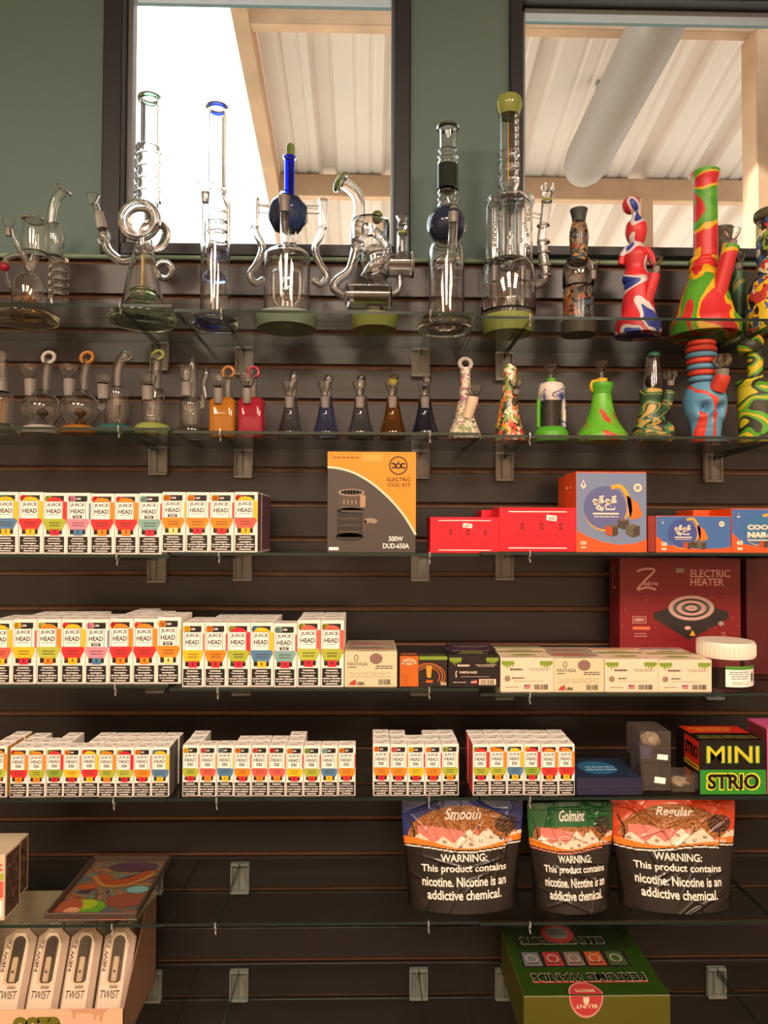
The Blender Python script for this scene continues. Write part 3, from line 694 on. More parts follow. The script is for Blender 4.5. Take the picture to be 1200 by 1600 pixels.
def charcoal(label, px0, px1, pt, d, yf, bgm, disc, number, lat=False, front=True):
    o, w, h = boxthing('charcoal_box', label, 'box', px0, px1, pt, 3, d, co, yf, 'coconut charcoal boxes')
    if not front: return o
    P = Print(); U = lambda u: (u-.5)*w; V = lambda v: v*h; q = w/h
    P.rect(U(.004), V(.0), U(.996), V(.985), bgm); P.up()
    P.poly([(U(0), V(0)), (U(1), V(0)), (U(1), V(.16)), (U(.85), V(.11)), (U(.6), V(.09)), (U(.35), V(.13)), (U(.15), V(.2)), (U(.0), V(.27 if q < 1.5 else .45))], co)
    du, dv, dr = (.42, .55, .30) if q < 1.5 else (.36, .52, .19)
    P.up().ell(U(du), V(dv-.015), dr*w*1.04, dr*w*1.05, cgold, 36); P.up().ell(U(du-.008), V(dv), dr*w*1.02, dr*w*1.02, disc, 36)
    P.up().stroke([(U(du+dr*.25), V(dv+dr*q*.95)), (U(du+dr*.7), V(dv+dr*q*1.0)), (U(du+dr*1.05), V(dv+dr*q*.5)), (U(du+dr*1.15), V(dv)), (U(du+dr*1.1), V(dv-dr*q*.4))], .055*w*(1 if q < 1.5 else .6), cgold, 5)
    P.poly([(U(du+dr*.98), V(dv+dr*q*.6)), (U(du+dr*1.5), V(dv+dr*q*.25)), (U(du+dr*1.75), V(dv-dr*q*.35)), (U(du+dr*1.5), V(dv-dr*q*.5)), (U(du+dr*1.15), V(dv-dr*q*.55))], cfl)
    P.up()
    for u, v, s, ca in ((du+dr*.85, dv-dr*q*.75, .09, cdk), (du+dr*.3, dv-dr*q*1.05, .10, K('ember', '#b8491f')), (du+dr*1.3, dv-dr*q*1.05, .11, K('cube_grey', '#5d5a48'))):
        cube_print(P, U, V, u, max(v, .2), s*(1 if q < 1.5 else .62), ca, cdk, q); P.up()
    if lat:
        P.text('COCO', U(.10+.10), V(.52), U(.55), V(.635), cream, .06); P.text('NARA', U(.20), V(.335), U(.55), V(.47), cream, .08)
        P.rect(U(.20), V(.27), U(.55), V(.295), cream)
    else:
        arabic(P, U, V, du-dr*.62, dv-dr*q*.12, du+dr*.56, dv+dr*q*.55, .0030 if q < 1.5 else .0022)
        P.rect(U(du-dr*.62), V(dv-dr*q*.32), U(du+dr*.6), V(dv-dr*q*.24), cream); P.lines(U(du-dr*.6), V(dv-dr*q*.46), U(du+dr*.6), V(dv-dr*q*.38), 1, cream, .5, 3)
    lu = .10 if q < 1.5 else .085
    P.poly([(U(lu), V(.90)), (U(lu-.035/q*1.1), V(.82)), (U(lu), V(.78)), (U(lu+.035/q*1.1), V(.82))], cream); P.up().ell(U(lu), V(.845), .014*w, .03*h, bgm, 12)
    P.ring(U(.87), V(.80 if q < 1.5 else .78), .06*w*min(1, 1.3/q), .06*w*min(1, 1.3/q), .004, cream); P.lines(U(.83), V(.77), U(.91), V(.83), 3, cream, .3, 9)
    P.text(number, U(.06), V(.09 if q < 1.5 else .17), U(.14), V(.135 if q < 1.5 else .28), cream, .05); P.lines(U(.06), V(.04), U(.14), V(.075 if q < 1.5 else .14), 1, cream, .6, 5)
    P.build('front_print', o, **FRONT)
    S2 = Print(); S2.rect(-d*.9, h*.80, -d*.7, h*.83, cream); S2.rect(-d*.5, h*.80, -d*.4, h*.83, cream); S2.build('side_print', o, (-w/2, 0, 0), **LEFT)
    return o
charcoal('large slate blue charcoal box with orange sides beside the red boxes', 900, 1010, 737, .078, -.25, cbg, K('disc_slate', '#5d6394'), '120')
boxthing('charcoal_box', 'orange sided charcoal box directly behind the large slate blue box', 'box', 887, 1000, 743, 3, .072, co, -.170, 'coconut charcoal boxes')
charcoal('wide blue charcoal box with Arabic lettering between two other charcoal boxes', 1025, 1142, 806, .085, -.25, cb, cnavy, '20')
boxthing('charcoal_box', 'narrow red sided charcoal box between the large and the wide charcoal boxes', 'box', 1012.5, 1024, 806, 3, .10, K('charcoal_box_red', '#8c2a20'), -.248, 'coconut charcoal boxes')
boxthing('charcoal_box', 'orange charcoal box standing behind the wide blue charcoal box', 'box', 1083, 1150, 797, 3, .08, co, -.160, 'coconut charcoal boxes')
charcoal('blue charcoal box with big Latin capitals beside the Arabic lettered one', 1143, 1262, 795, .085, -.25, cb, K('disc_teal', '#356f9e'), '60', True)

# shelf 4: boxed herbal packs, two deep
fc, fp = K('pack_cream', '#edd3b8'), K('pack_patterned', '#dcd0ac'); fg = K('leaf_green', '#7f9a2c'); fk = K('pack_black', '#231b1c', .35); fpur = K('pack_purple', '#4a2c44', .4); fgr = K('pack_grey', '#8c7f72'); ftxt = K('pack_ink', '#5d5148'); fred = K('flag_red', '#c23b36')
def leaf(P, u, v, w, h, flip=1):
    P.rect(min(u, u+flip*w), v-h*.2, max(u, u+flip*w), v+h*.2, fg)
    for i in range(4):
        a, b = u+flip*w*(.08+.21*i), u+flip*w*(.08+.21*(i+1)); P.poly([(a, v-h*.2), (b, v-h*.2), (b-(b-a)*.1, v-h*(.55+.35*((i*2) % 3)/2))], fg)
def pack(label, px0, px1, pt, d, kind, yf=-.25, title=None, name='herbal_pack_box', front=True, group='boxed herbal packs beside the jar', stripe=None):
    bm = {'cream': fc, 'pat': fp, 'black': fk}[kind]; ink = ftxt if kind != 'black' else fc
    o, w, h = boxthing(name, label, 'box', px0, px1, pt, 4, d, bm, yf, group)
    U = lambda u: (u-.5)*w; V = lambda v: v*h
    if front:
        P = Print()
        if kind == 'pat':
            for i in range(9):
                for j in range(6): P.ring(U(.06+.11*i), V(.09+.165*j), .045*w, .045*w, .0007, K('pack_hex', '#c3b886'), 6)
            P.up().ring(U(.22), V(.82), .004, .006, .0014, ftxt, 12)
            P.text('FANTASIA', U(.06), V(.60), U(.44), V(.70), INK, .0); P.rect(U(.06), V(.545), U(.22), V(.565), INK)
            P.text('USA', U(.24), V(.06), U(.38), V(.15), INK, .05); P.poly([(U(.08), V(.06)), (U(.22), V(.06)), (U(.22), V(.22)), (U(.13), V(.16))], fred); P.lines(U(.05), V(.26), U(.9), V(.42), 3, ftxt, .14, 4)
            P.ell(U(.60), V(.80), .012, .010, K('rose', '#8c6a62')); P.lines(U(.56), V(.50), U(.95), V(.62), 2, ftxt, .5, 6)
            P.bars(U(.64), V(.07), U(.88), V(.22), INK, 14)
        else:
            leaf(P, U(.02), V(.86), w*.24, h*.24, 1); leaf(P, U(.98), V(.86), w*.24, h*.24, -1)
            P.up().lines(U(.18), V(.63), U(.42), V(.70), 1, ink, .8, 3, 0); P.lines(U(.52), V(.62), U(.95), V(.71), 2, ink, .3, 8)
            if kind == 'black': P.stroke([(U(.155), V(.30)), (U(.15), V(.45)), (U(.17), V(.5))], .0018, fc); P.text('PURPLE HAZE', U(.22), V(.42), U(.56), V(.49), fc, .03)
            else: P.ell(U(.13), V(.40), .0055, .0055, K('fruit_mark', '#9a7b66')); P.lines(U(.20), V(.39), U(.46), V(.44), 1, ink, .8, len(label) % 30, .5)
            P.rect(U(.24), V(.32), U(.80), V(.328), ink)
            P.rect(U(.44), V(.11), U(.56), V(.22), fred).up().rect(U(.44), V(.17), U(.49), V(.22), K('flag_blue', '#3c4f86')); P.rect(U(.44), V(.15), U(.56), V(.165), PAPER)
            if kind == 'black': P.rect(U(.60), V(.07), U(.93), V(.25), fc)
            P.up().bars(U(.63), V(.08), U(.90), V(.23), INK, 14); P.lines(U(.06), V(.13), U(.38), V(.17), 1, ink, .4, 2)
        P.build('front_print', o, **FRONT)
    T = Print(); X = lambda u: (u-.5)*w; Y = lambda v: v*d
    if kind == 'black': T.rect(X(.02), Y(.55), X(.98), Y(.98), fpur); T.up().lines(X(.12), Y(.42), X(.88), Y(.55), 1, fgr, .8, 3, .1); T.rect(X(.28), Y(.24), X(.72), Y(.36), fg); T.lines(X(.2), Y(.1), X(.8), Y(.16), 1, fc, .5, 4)
    elif kind == 'pat': T.rect(X(.02), Y(.35), X(.98), Y(.97), K('pack_top_grey', '#a99a86')); T.up().rect(X(.04), Y(.30), X(.96), Y(.36), fred); T.lines(X(.05), Y(.42), X(.8), Y(.58), 1, fred if stripe else ftxt, .7, 5); T.lines(X(.2), Y(.12), X(.8), Y(.2), 1, INK, .5, 4)
    else: T.ell(X(.5), Y(.40), .24*w, .09*d, fg, 18); T.lines(X(.12), Y(.16), X(.9), Y(.24), 1, ftxt, .5, 4); T.rect(X(.04), Y(.74), X(.96), Y(.90), stripe or fg); T.ring(X(.5), Y(.82), .02, .006, .0012, fc)
    T.build('top_print', o, (0, 0, h), **TOP)
    return o
pack('cream patterned herbal pack box against the last tall carton', 538.5, 620.5, 1018, .082, 'pat')
pack('cream patterned herbal pack box behind the one meeting the tall cartons', 541, 618, 1010, .080, 'pat', -.167, front=False, stripe=1)
# stack of slim dark packs with orange ends
o_r = K('slim_orange', '#c8641c', .4); o_d = K('slim_dark', '#2b2120', .35)
for i in range(5):
    o, w, h = boxthing('slim_pack', 'slim black and orange pack, %s back in the upright file of five' % ordn(i+1), 'pack', 623.5+i*.6, 699, 1024-i*.3, 4, .026, o_d, -.25+i*.0285, 'upright slim packs in a file')
    U = lambda u: (u-.5)*w; V = lambda v: v*h
    if i == 0:
        P = Print(); P.rect(U(.02), V(.02), U(.40), V(.98), o_r).up().ring(U(.21), V(.80), .14*w, .10*h, .0015, fc); P.lines(U(.06), V(.70), U(.36), V(.86), 2, fc, .4, 3); P.lines(U(.06), V(.06), U(.2), V(.4), 5, K('slim_rust', '#9c4714'), .3, 3)
        for k, (rr, cc) in enumerate(((.36, o_r), (.31, K('slim_tan', '#b5763c')), (.25, o_r))): P.ring(U(.60), V(.34), rr*w, .42*h*rr/.36, .0018, cc, 24, -.6, 2.4)
        P.rect(U(.42), V(.86), U(1), V(.97), fg); P.up().poly([(U(.56), V(.66)), (U(.68), V(.66)), (U(.66), V(.30)), (U(.58), V(.30))], K('slim_gold', '#d59a28')); P.rect(U(.56), V(.14), U(.7), V(.22), o_r); P.text('50', U(.86), V(.06), U(.98), V(.16), fc, .02); P.build('front_print', o, **FRONT)
    T = Print(); T.rect(-w*.46, .004, -w*.12, .022, o_r); T.rect(-w*.08, .004, w*.46, .009, fg if i == 0 else fgr); T.build('top_print', o, (0, 0, h), **TOP)
pack('black herbal pack box with green leaves and a white barcode', 700.5, 780.5, 1023, .085, 'black')
pack('black herbal pack box with purple top, behind the barcoded black one', 702, 776, 1015, .078, 'black', -.164, front=False)
pack('cream herbal pack box with leaf corners, touching the black pack box', 782, 865, 1028, .085, 'cream')
pack('cream herbal pack box behind the one touching the black pack box', 779, 858, 1020, .078, 'cream', -.164, front=False)
pack('cream patterned herbal pack box between two leaf cornered cream boxes', 865.5, 944, 1029, .085, 'pat', stripe=1)
pack('cream box with patterned top behind the patterned box between leaf cornered ones', 860, 935, 1021, .078, 'pat', -.164, front=False, stripe=1)
pack('cream herbal pack box with leaf corners, second from the jar', 945, 1028, 1030, .085, 'cream')
pack('cream box with orange striped top, behind the second leaf cornered box from the jar', 936, 1012, 1022, .078, 'cream', -.164, front=False, stripe=K('stripe_orange', '#c9803a'))
pack('cream herbal pack box with leaf corners, touching the jar', 1028.5, 1112, 1031, .085, 'cream')
pack('cream box with violet striped top, behind the leaf cornered box touching the jar', 1014, 1088, 1022, .078, 'cream', -.164, front=False, stripe=K('stripe_violet', '#6d5d84'))
# electric heater carton
hr, hd = K('heater_red', '#7d1a20', .35), K('heater_dark', '#2b2422', .4); hs = K('heater_silver', '#9c8d84', .4); hp = K('heater_pink', '#d8a49a', .4)
o, w, h = boxthing('heater_box', 'dark red electric heater box standing behind the cream pack boxes', 'box', 968, 1157, 872, 4, .066, hr, -.085)
P = Print(); U = lambda u: (u-.5)*w
top_v = h; V = lambda py: (W(1060, py, -.085).z - SHZ[4, 2]); X = lambda px: W(px, 930, -.085).x - o.location.x
P.text('ELECTRIC', X(1079), V(902), X(1141), V(890), hp, .02); P.text('HEATER', X(1079), V(915), X(1131), V(903.5), hp, .02)
P.stroke([(X(995), V(893)), (X(1008), V(889)), (X(1023), V(891)), (X(1010), V(905)), (X(996), V(921)), (X(1010), V(918)), (X(1025), V(921))], .0045, hp, 4)
P.text('ebra', X(1006), V(915), X(1028), V(908), hp, .02, .3)
P.rect(X(1056), V(895), X(1069), V(888), hs)
P.poly([(X(1021), V(958)), (X(1080), V(937)), (X(1139), V(957)), (X(1138), V(966)), (X(1076), V(1000)), (X(1021), V(966))], hd)
P.up().ell(X(1080), V(950), .049, .0265, hs, 30)
for k in range(5): P.up().ring(X(1080), V(950), .046-.009*k, .0245-.0048*k, .0036, hd if k % 2 else hp, 30)
P.poly([(X(1077), V(993)), (X(1086), V(993)), (X(1081), V(984))], cgold); P.ell(X(1126), V(974), .006, .005, hs, 12); P.ell(X(1074), V(981), .007, .004, hp, 12)
P.frame(X(988), V(974), X(1009), V(963), .001, hp); P.text('1000W', X(990.5), V(971.5), X(1006.5), V(965.5), hp, .03); P.rect(X(988), V(984), X(1015), V(979), K('heater_salmon', '#cf6a4a')); P.lines(X(990), V(996), X(1010), V(988), 2, hp, .25, 3)
rg = random.Random(5)
for k in range(16): P.ell(X(rg.uniform(972, 1154)), V(rg.uniform(924, 985)), .0009, .0009, hp, 6)
P.frame(X(1127), V(994), X(1132), V(988), .0008, hp)
P.build('front_print', o, **FRONT)
S2 = Print(); S2.stroke([(-.055, h-.03), (-.03, h-.02), (-.045, h-.06), (-.02, h-.065)], .004, hs, 4); S2.build('side_print', o, (-w/2, 0, 0), **LEFT)
boxthing('heater_box', 'plain maroon heater box next to the lettered heater box', 'box', 1166, 1290, 872, 4, .066, K('heater_maroon', '#54161a', .35), -.085)
# jar with white lid
x0, x1, z, hh = place(1095, 1171, 1000, 4, -.2)
jr = bpy.data.objects.new('jar', None); link(jr); jcx = (W(1095, 1040, -.2).x + W(1172, 1040, -.2).x)/2; jr.location = (jcx, -.2, z); tag(jr, 'clear plastic jar with a wide white screw lid and printed label', 'jar')
rj = (W(1172, 1040, -.2).x - W(1095, 1040, -.2).x)/2; top = W(1130, 1000, -.2).z - z
MB().shell(catmull([(rj*.93, 0), (rj*.99, .004), (rj, .012), (rj, top-.034), (rj*.97, top-.026)], 3), .002, seg=36).build('body', M('clear_plastic', '#ffffff', .06, trans=1.0, ior=1.25), jr)
MB().lathe([(rj*.94, .003), (rj*.94, top*.32)], seg=30).build('contents', M('dark_capsules', '#3a322c', .6, noise=.5, nscale=120), jr)
mb = MB(); segs = 96; rr = rj*1.42
prof = [(rr*.985, top-.030), (rr, top-.027), (rr, top-.004), (rr*.97, top)]
mb.lathe([(r_*(.77), z_) for r_, z_ in prof] + [(0, top)], seg=64)
for i in range(48):
    a = 2*math.pi*i/48; mb.box(-.0006, -.0006, 0, .0006, .0006, .0001) if False else None
lid = mb.build('lid', M('white_lid_plastic', '#efe3d3', .4), jr)
for i in range(40):
    a = 2*math.pi*i/40; r_ = rr*.772
    if math.sin(a) < .3: MB().box(-.0007, -.0007, top-.026, .0007, .0007, top-.005).build('lid_rib', MATS['white_lid_plastic'], lid, False, loc=(r_*math.cos(a), r_*math.sin(a), 0))
LB = Print(); LB.rect(-.9, .12, .9, .82, PAPER); LB.up().rect(-.9, .70, .9, .82, K('jar_green', '#4f8a35')); LB.lines(-.75, .36, .3, .66, 4, ftxt, .35, 3); LB.text('JAR', -.5, .57, -.2, .63, INK) if False else None
LB.poly([(.48, .3), (.62, .3), (.62, .56), (.48, .56)], INK); LB.ring(.55, .43, .14, .2, .02, ftxt, 16); LB.lines(-.7, .18, .4, .30, 2, fg, .4, 5)
ng = []
LBm = MB(); LBm.mats = LB.mb.mats
def jfn(u, v, L): a = -math.pi/2 + u*.80 + .26; r_ = rj + .0004 + L*.0002; return (r_*math.cos(a), r_*math.sin(a), v*(top-.034) + .002)
# cut wide rectangles into narrow ones so the label follows the jar
LB2 = Print(); LB2.mb.mats = LB.mb.mats
for q, mi in zip(LB.mb.f, LB.mb.mi):
    pts = [LB.mb.v[i] for i in q]; us = [p[0] for p in pts]; vs_ = [p[1] for p in pts]
    if len(q) == 4 and max(us)-min(us) > .3:
        n = 12; a, b = min(us), max(us)
        for i in range(n): LB2.mb.poly([(a+(b-a)*i/n, min(vs_), pts[0][2]), (a+(b-a)*(i+1)/n, min(vs_), pts[0][2]), (a+(b-a)*(i+1)/n, max(vs_), pts[0][2]), (a+(b-a)*i/n, max(vs_), pts[0][2])], mi)
    else: LB2.mb.poly(pts, mi)
LB2.build('label', jr, fn=jfn)

# shelf 5, far end: blue box, clear plastic cases, striped pack
o, w, h = boxthing('lidded_box', 'flat dark blue box with a lighter blue oval on top, beside the smallest cartons', 'box', 901, 1004, 1216, 5, .12, K('navy_card', '#2a2742', .4))
P = Print(); P.rect(-w/2+.001, h*.50, w/2-.001, h*.52, K('navy_line', '#4a4668')); P.build('front_print', o, **FRONT)
T = Print(); T.rect(-w*.47, .004, w*.47, .116, K('navy_top', '#23324c', .3)); T.up().ell(-.005, .06, w*.30, .038, K('blue_oval', '#2f6d96', .3)); T.up().lines(-.03, .04, .03, .07, 2, K('pale_blue_ink', '#8fb4cc'), .5, 3); T.build('top_print', o, (0, 0, h), **TOP)
cp = thin_glass('clear_case_plastic', '#e6e0da', 1.5, .12, .07)
def case(label, px0, px1, py0, py1, yf, d, s=5, lift=None):
    a, b = W(px0, py0, yf), W(px1, py0, yf); h = a.z - W(px0, py1, yf).z; z = lift if lift is not None else SHZ[s, 2]
    r = bpy.data.objects.new('plastic_case', None); link(r); r.location = ((a.x+b.x)/2, yf, z); tag(r, label, 'case', 'clear plastic cases by the striped pack')
    w = b.x-a.x; MB().rbox(-w/2, 0, 0, w/2, d, h, .002).build('case_shell', cp, r)
    return r, w, h
r1, w, h = case('clear plastic case with a dark product, below another clear case', 1002, 1049, 1197, 1240, -.23, .06)
MB().rbox(-w*.38, .012, .004, w*.2, .05, h*.9, .004).build('product', M('dark_product', '#2b2423', .5), r1); MB().box(-w*.12, -.0008, h*.30, w*.25, -.0002, h*.52).build('price_sticker', PAPER, r1).rotation_euler.y = R(8)
zz = SHZ[5, 2] + h + .0003
r2, w, h = case('clear plastic case holding a wrapped white and blue bundle, stacked on another', 1000, 1049, 1146, 1196, -.23, .075, lift=zz)
MB().sphere((.004, .037, h*.58), .018, 1.0, 1, .75, fn=lambda a, p: 1+.10*math.sin(5*a)*math.sin(4*p)).build('bundle', M('wrapped_bundle', '#c9bba4', .6, noise=.5, nscale=160), r2); MB().rbox(-w*.42, .012, .003, -w*.02, .06, h*.45, .003).build('insert_card', M('blue_insert', '#4a4c72', .5), r2); MB().box(w*.02, -.0008, h*.14, w*.36, -.0002, h*.30).build('price_sticker', PAPER, r2).rotation_euler.y = R(6)
r3, w, h = case('crumpled low clear plastic blister leaning on the striped pack', 1050, 1088, 1212, 1238, -.236, .05)
MB().sphere((0, .022, h*.4), .013, 1.3, 1.2, .6, fn=lambda a, p: 1+.2*math.sin(4*a+3*p)).build('wrapped_part', M('pale_wrap', '#b3a58e', .35), r3)
# MINI STRIO pack
sb, sg, sr, sy = K('strio_black', '#17120f', .35), K('strio_green', '#2f8a2f', .35), K('strio_red', '#c9301f', .35), K('strio_yellow', '#e8dc3a', .4)
o, w, h = boxthing('striped_display_pack', 'black and green display pack with bubble lettering on its front', 'pack', 1093, 1197, 1157, 5, .105, sb)
U = lambda u: (u-.5)*w; V = lambda v: v*h
P = Print(); P.rect(U(0.005), V(0.01), U(.995), V(.46), sg)
grad = [K('strio_g%d' % i, c, .4) for i, c in enumerate(('#6d8c1f', '#8fa022', '#b3b327', '#d3c42b', '#e6cf2e'))]
P.text('MINI', U(.10), V(.58), U(.90), V(.90), K('strio_glow', '#7fb03a', .4), .025)
P.up(); gv, gf, gb = text_geo('MINI', .055)
P.text('MINI', U(.115), V(.60), U(.885), V(.885), grad[1], .012); P.up().text('MINI', U(.115), V(.60), U(.885), V(.885), grad[3], .0)
P.up().text('STRIO', U(.09), V(.08), U(.91), V(.41), sy, .075); P.up().text('STRIO', U(.115), V(.105), U(.885), V(.385), sb, .035)
P.up().text('o', U(.77), V(.2), U(.79), V(.28), sy, .05) if False else None
P.build('front_print', o, **FRONT)
d = .105; SP = Print(); SP.rect(-d*.62, h*.52, -d*.02, h*.97, sr); SP.rect(-d*.62, h*.42, -d*.02, h*.52, K('strio_amber', '#d8a41f', .4)); SP.rect(-d*.62, h*.06, -d*.34, h*.32, K('strio_orange', '#cf6420', .4)); SP.rect(-d*.32, h*.06, -d*.06, h*.36, K('strio_grey', '#57505a', .4))
SP.up().text('STRIO', -d*.58, h*.62, -d*.06, h*.87, sb, .06); SP.lines(-d*.58, h*.44, -d*.06, h*.50, 1, sb, .5, 3); SP.build('side_print', o, (-w/2, 0, 0), **LEFT)
T = Print(); T.rect(U(.03), .05, U(.97), .10, sr); T.lines(U(.05), .012, U(.95), .034, 2, K('strio_olive', '#7d7a2a'), .5, 3); T.up().lines(U(.1), .06, U(.8), .09, 2, K('strio_amber', '#d8a41f'), .4, 4); T.build('top_print', o, (0, 0, h), **TOP)
o, w, h = boxthing('pink_carton', 'pink and teal carton beside the bubble lettered display pack', 'carton', 1198.5, 1300, 1137, 5, .07, K('pink_card', '#c9588a', .4))
SP = Print(); SP.rect(-.068, .01, -.002, h-.004, K('side_maroon', '#6b2b36', .4)).up().text('CART', -.058, h*.55, -.008, h*.82, K('side_olive', '#8c7a3a', .4), .02); SP.build('side_print', o, (-w/2, 0, 0), **LEFT)
P = Print(); P.rect(-w/2+.001, .004, w/2, h*.52, K('teal_card', '#5fa3b0', .4)); P.build('front_print', o, **FRONT)
# ---------------------------------------------------------------- foil pouches
def bag_mat(name, col, rough=.22): return M(name, col, rough, coat=.3, spec=.6, bump=.15, nscale=60)
b_blk = bag_mat('pouch_black', '#171210'); b_or = bag_mat('pouch_orange', '#d97a22'); b_snow = bag_mat('pouch_snow', '#e3cfb8'); b_pink = bag_mat('pouch_pink', '#cf7a6c'); b_wht = bag_mat('pouch_line', '#eadfd2')
b_leaf = swirl('pouch_tobacco', ['#4a2413', '#8a4a20', '#c07a36', '#6b3416', '#d79a55', '#7a3f1a'], 130, 2.5, .3, 2.0); b_tree = bag_mat('pouch_tree', '#33211b'); b_rock = bag_mat('pouch_rock', '#9c8470')
def pouch(label, pxs, py_top, py_bot_shelf, yc, sky, word, red_line, flip_seed, tilt, wscale=1.0):
    px0, px1 = pxs; p = pane_of((px0+px1)/2, yc); z = SHZ[6, p]; a = W(px0, py_top, yc); b = W(px1, py_top, yc); w = b.x-a.x; h = a.z - z
    root = bpy.data.objects.new('foil_pouch', None); link(root); root.location = ((a.x+b.x)/2, yc, z); tag(root, label, 'pouch', 'foil tobacco pouches'); root.rotation_euler = (R(-3), 0, R(tilt))
    rg = random.Random(flip_seed); ridges = [(rg.uniform(.1, .9), rg.uniform(.62, .98), rg.uniform(-2.6, 2.6), rg.uniform(.08, .25), rg.uniform(.002, .005)) for _ in range(22)] + [(rg.uniform(.15, .85), rg.uniform(.05, .6), rg.uniform(-3, 3), rg.uniform(.1, .3), rg.uniform(.001, .0025)) for _ in range(12)]
    def half(v):   # half width
        return w/2*(1 - .10*(1-v)**1.5 - .015*math.sin(v*5)) if v < 1 else w/2
    def bulge(u, v):
        e = max(0, 1-(2*u-1)**2)**.6; k = (max(0, 1-v)**.55)*(.55+.45*(1-v)) * .042 + .0015
        y = -k*e
        for ru, rv, ang, L, amp in ridges:
            du, dv = u-ru, v-rv; s_ = du*math.cos(ang)+dv*math.sin(ang); t_ = -du*math.sin(ang)+dv*math.cos(ang)
            y -= amp*math.exp(-(t_/.010)**2 - (s_/L)**2)*e**.5
        return y
    def pos(u, v, off=0): return ((2*u-1)*half(v), bulge(u, v)-off, v*h + .004*math.sin(u*math.pi)*(1 if v > .98 else 0))
    mts = [b_blk, b_or, b_snow, b_pink, b_leaf, sky, b_tree, b_wht, b_rock]
    def mount(u):  # snow line heights
        pk = [(.14, .705, .10), (.33, .68, .11), (.55, .745, .10), (.70, .76, .09), (.93, .72, .08)]
        return max(c - abs(u-x)/s*.09 for x, c, s in pk)
    def line(u): return .565 + .02*math.sin(u*7+flip_seed) + (.03 if u > .85 else 0)
    def colour(u, v):
        l = line(u)
        if v < l-.012: return 0
        if v < l: return 7 if not red_line else 3
        if v < l+.012: return 0
        if v < l+.055+.03*math.sin(u*5+2): return 1
        tx = u-.12
        if abs(u-.075-.02*math.sin(v*20)) < .008 and v < .86: return 6
        if ((u-.86)/.10)**2+((v-.79)/.085)**2 < 1 and math.sin(u*190)*math.sin(v*170+u*60) > -.45: return 6
        if abs(u-.86) < .006 and v < .75: return 6
        mt = mount(u)
        if v < mt: return 8 if (math.sin(u*60+v*40)+math.sin(u*23-v*70) > 1.25) else 2
        if v < .755+.02*math.sin(u*9) and .12 < u < .62: return 3
        if v > .66 and ((u-.5)/.46)**2+((v-.66)/.30)**2 < 1:
            if word == 'Golmint' and v > .78: return 5
            return 4
        if u > .88 and v < .72: return 2
        return 5
    nu, nv = 130, 150; mb = MB()
    mb.v = [pos(i/nu, j/nv) for j in range(nv+1) for i in range(nu+1)]
    for j in range(nv):
        for i in range(nu): mb.face((j*(nu+1)+i, j*(nu+1)+i+1, (j+1)*(nu+1)+i+1, (j+1)*(nu+1)+i), colour((i+.5)/nu, (j+.5)/nv))
    mb.build('front_film', mts, root, True, 180)
    bk = MB(); n2 = 24
    bk.v = [((2*i/n2-1)*half(j/n2), .8*(max(0, 1-(2*i/n2-1)**2)**.6)*((max(0, 1-j/n2)**.55)*(.55+.45*(1-j/n2))*.042)+.0002, j/n2*h) for j in range(n2+1) for i in range(n2+1)]
    for j in range(n2):
        for i in range(n2): bk.face((j*(n2+1)+i+1, j*(n2+1)+i, (j+1)*(n2+1)+i, (j+1)*(n2+1)+i+1))
    bk.build('back_film', b_blk, root, True, 180)
    gs = MB(); gs.lathe([(1, 0)], seg=4) if False else None
    gs.v = [pos(i/20, 0) for i in range(21)] + [((2*i/20-1)*half(0), .8*(max(0, 1-(2*i/20-1)**2)**.6)*.042, .001) for i in range(21)]
    for i in range(20): gs.face((i+1, i, 21+i, 22+i))
    gs.build('gusset', b_blk, root)
    ink = M('pouch_lettering', '#efe4d6', .35)
    sl = math.tan(R(-2.5 if flip_seed == 3 else (1.2 if flip_seed == 1 else 0)))
    def fn(u, v, L):
        v2 = v + sl*(u-.5)*.9*(1 if v < .58 else .4); return pos(min(max(u, 0), 1), v2, .0014+.0001*L)
    rows = [('WARNING:', .30, .70, .455, .525), ('This product contains', .13, .87, .345, .43), ('nicotine. Nicotine is an', .13, .87, .235, .32), ('addictive chemical.', .17, .83, .12, .205)]
    for s_, a_, b_, c_, d_ in rows: Print().text(s_, a_, c_, b_, d_, ink, .022).build('warning_line', root, fn=fn)
    Print().text('Net Wt. 6 oz.', .64, .622, .92, .662, ink, .014).build('weight_line', root, fn=fn)
    Print().text(word, .35, .835, .65, .94, ink, .018, .35).build('flavour_word', root, fn=fn)
    return root
pouch('black foil pouch with blue top corners and snowy mountain print', (629, 817), 1254, 0, -.195, bag_mat('pouch_blue', '#27336e'), 'Smooth', False, 1, 0)
pouch('black foil pouch with green band above the mountains, between two pouches', (826, 960), 1257, 0, -.195, bag_mat('pouch_green', '#1f5a30'), 'Golmint', True, 2, 2)
pouch('black foil pouch with orange-red top corners and snowy mountain print', (958, 1148), 1252, 0, -.195, bag_mat('pouch_red', '#c9421c'), 'Regular', False, 3, -3)

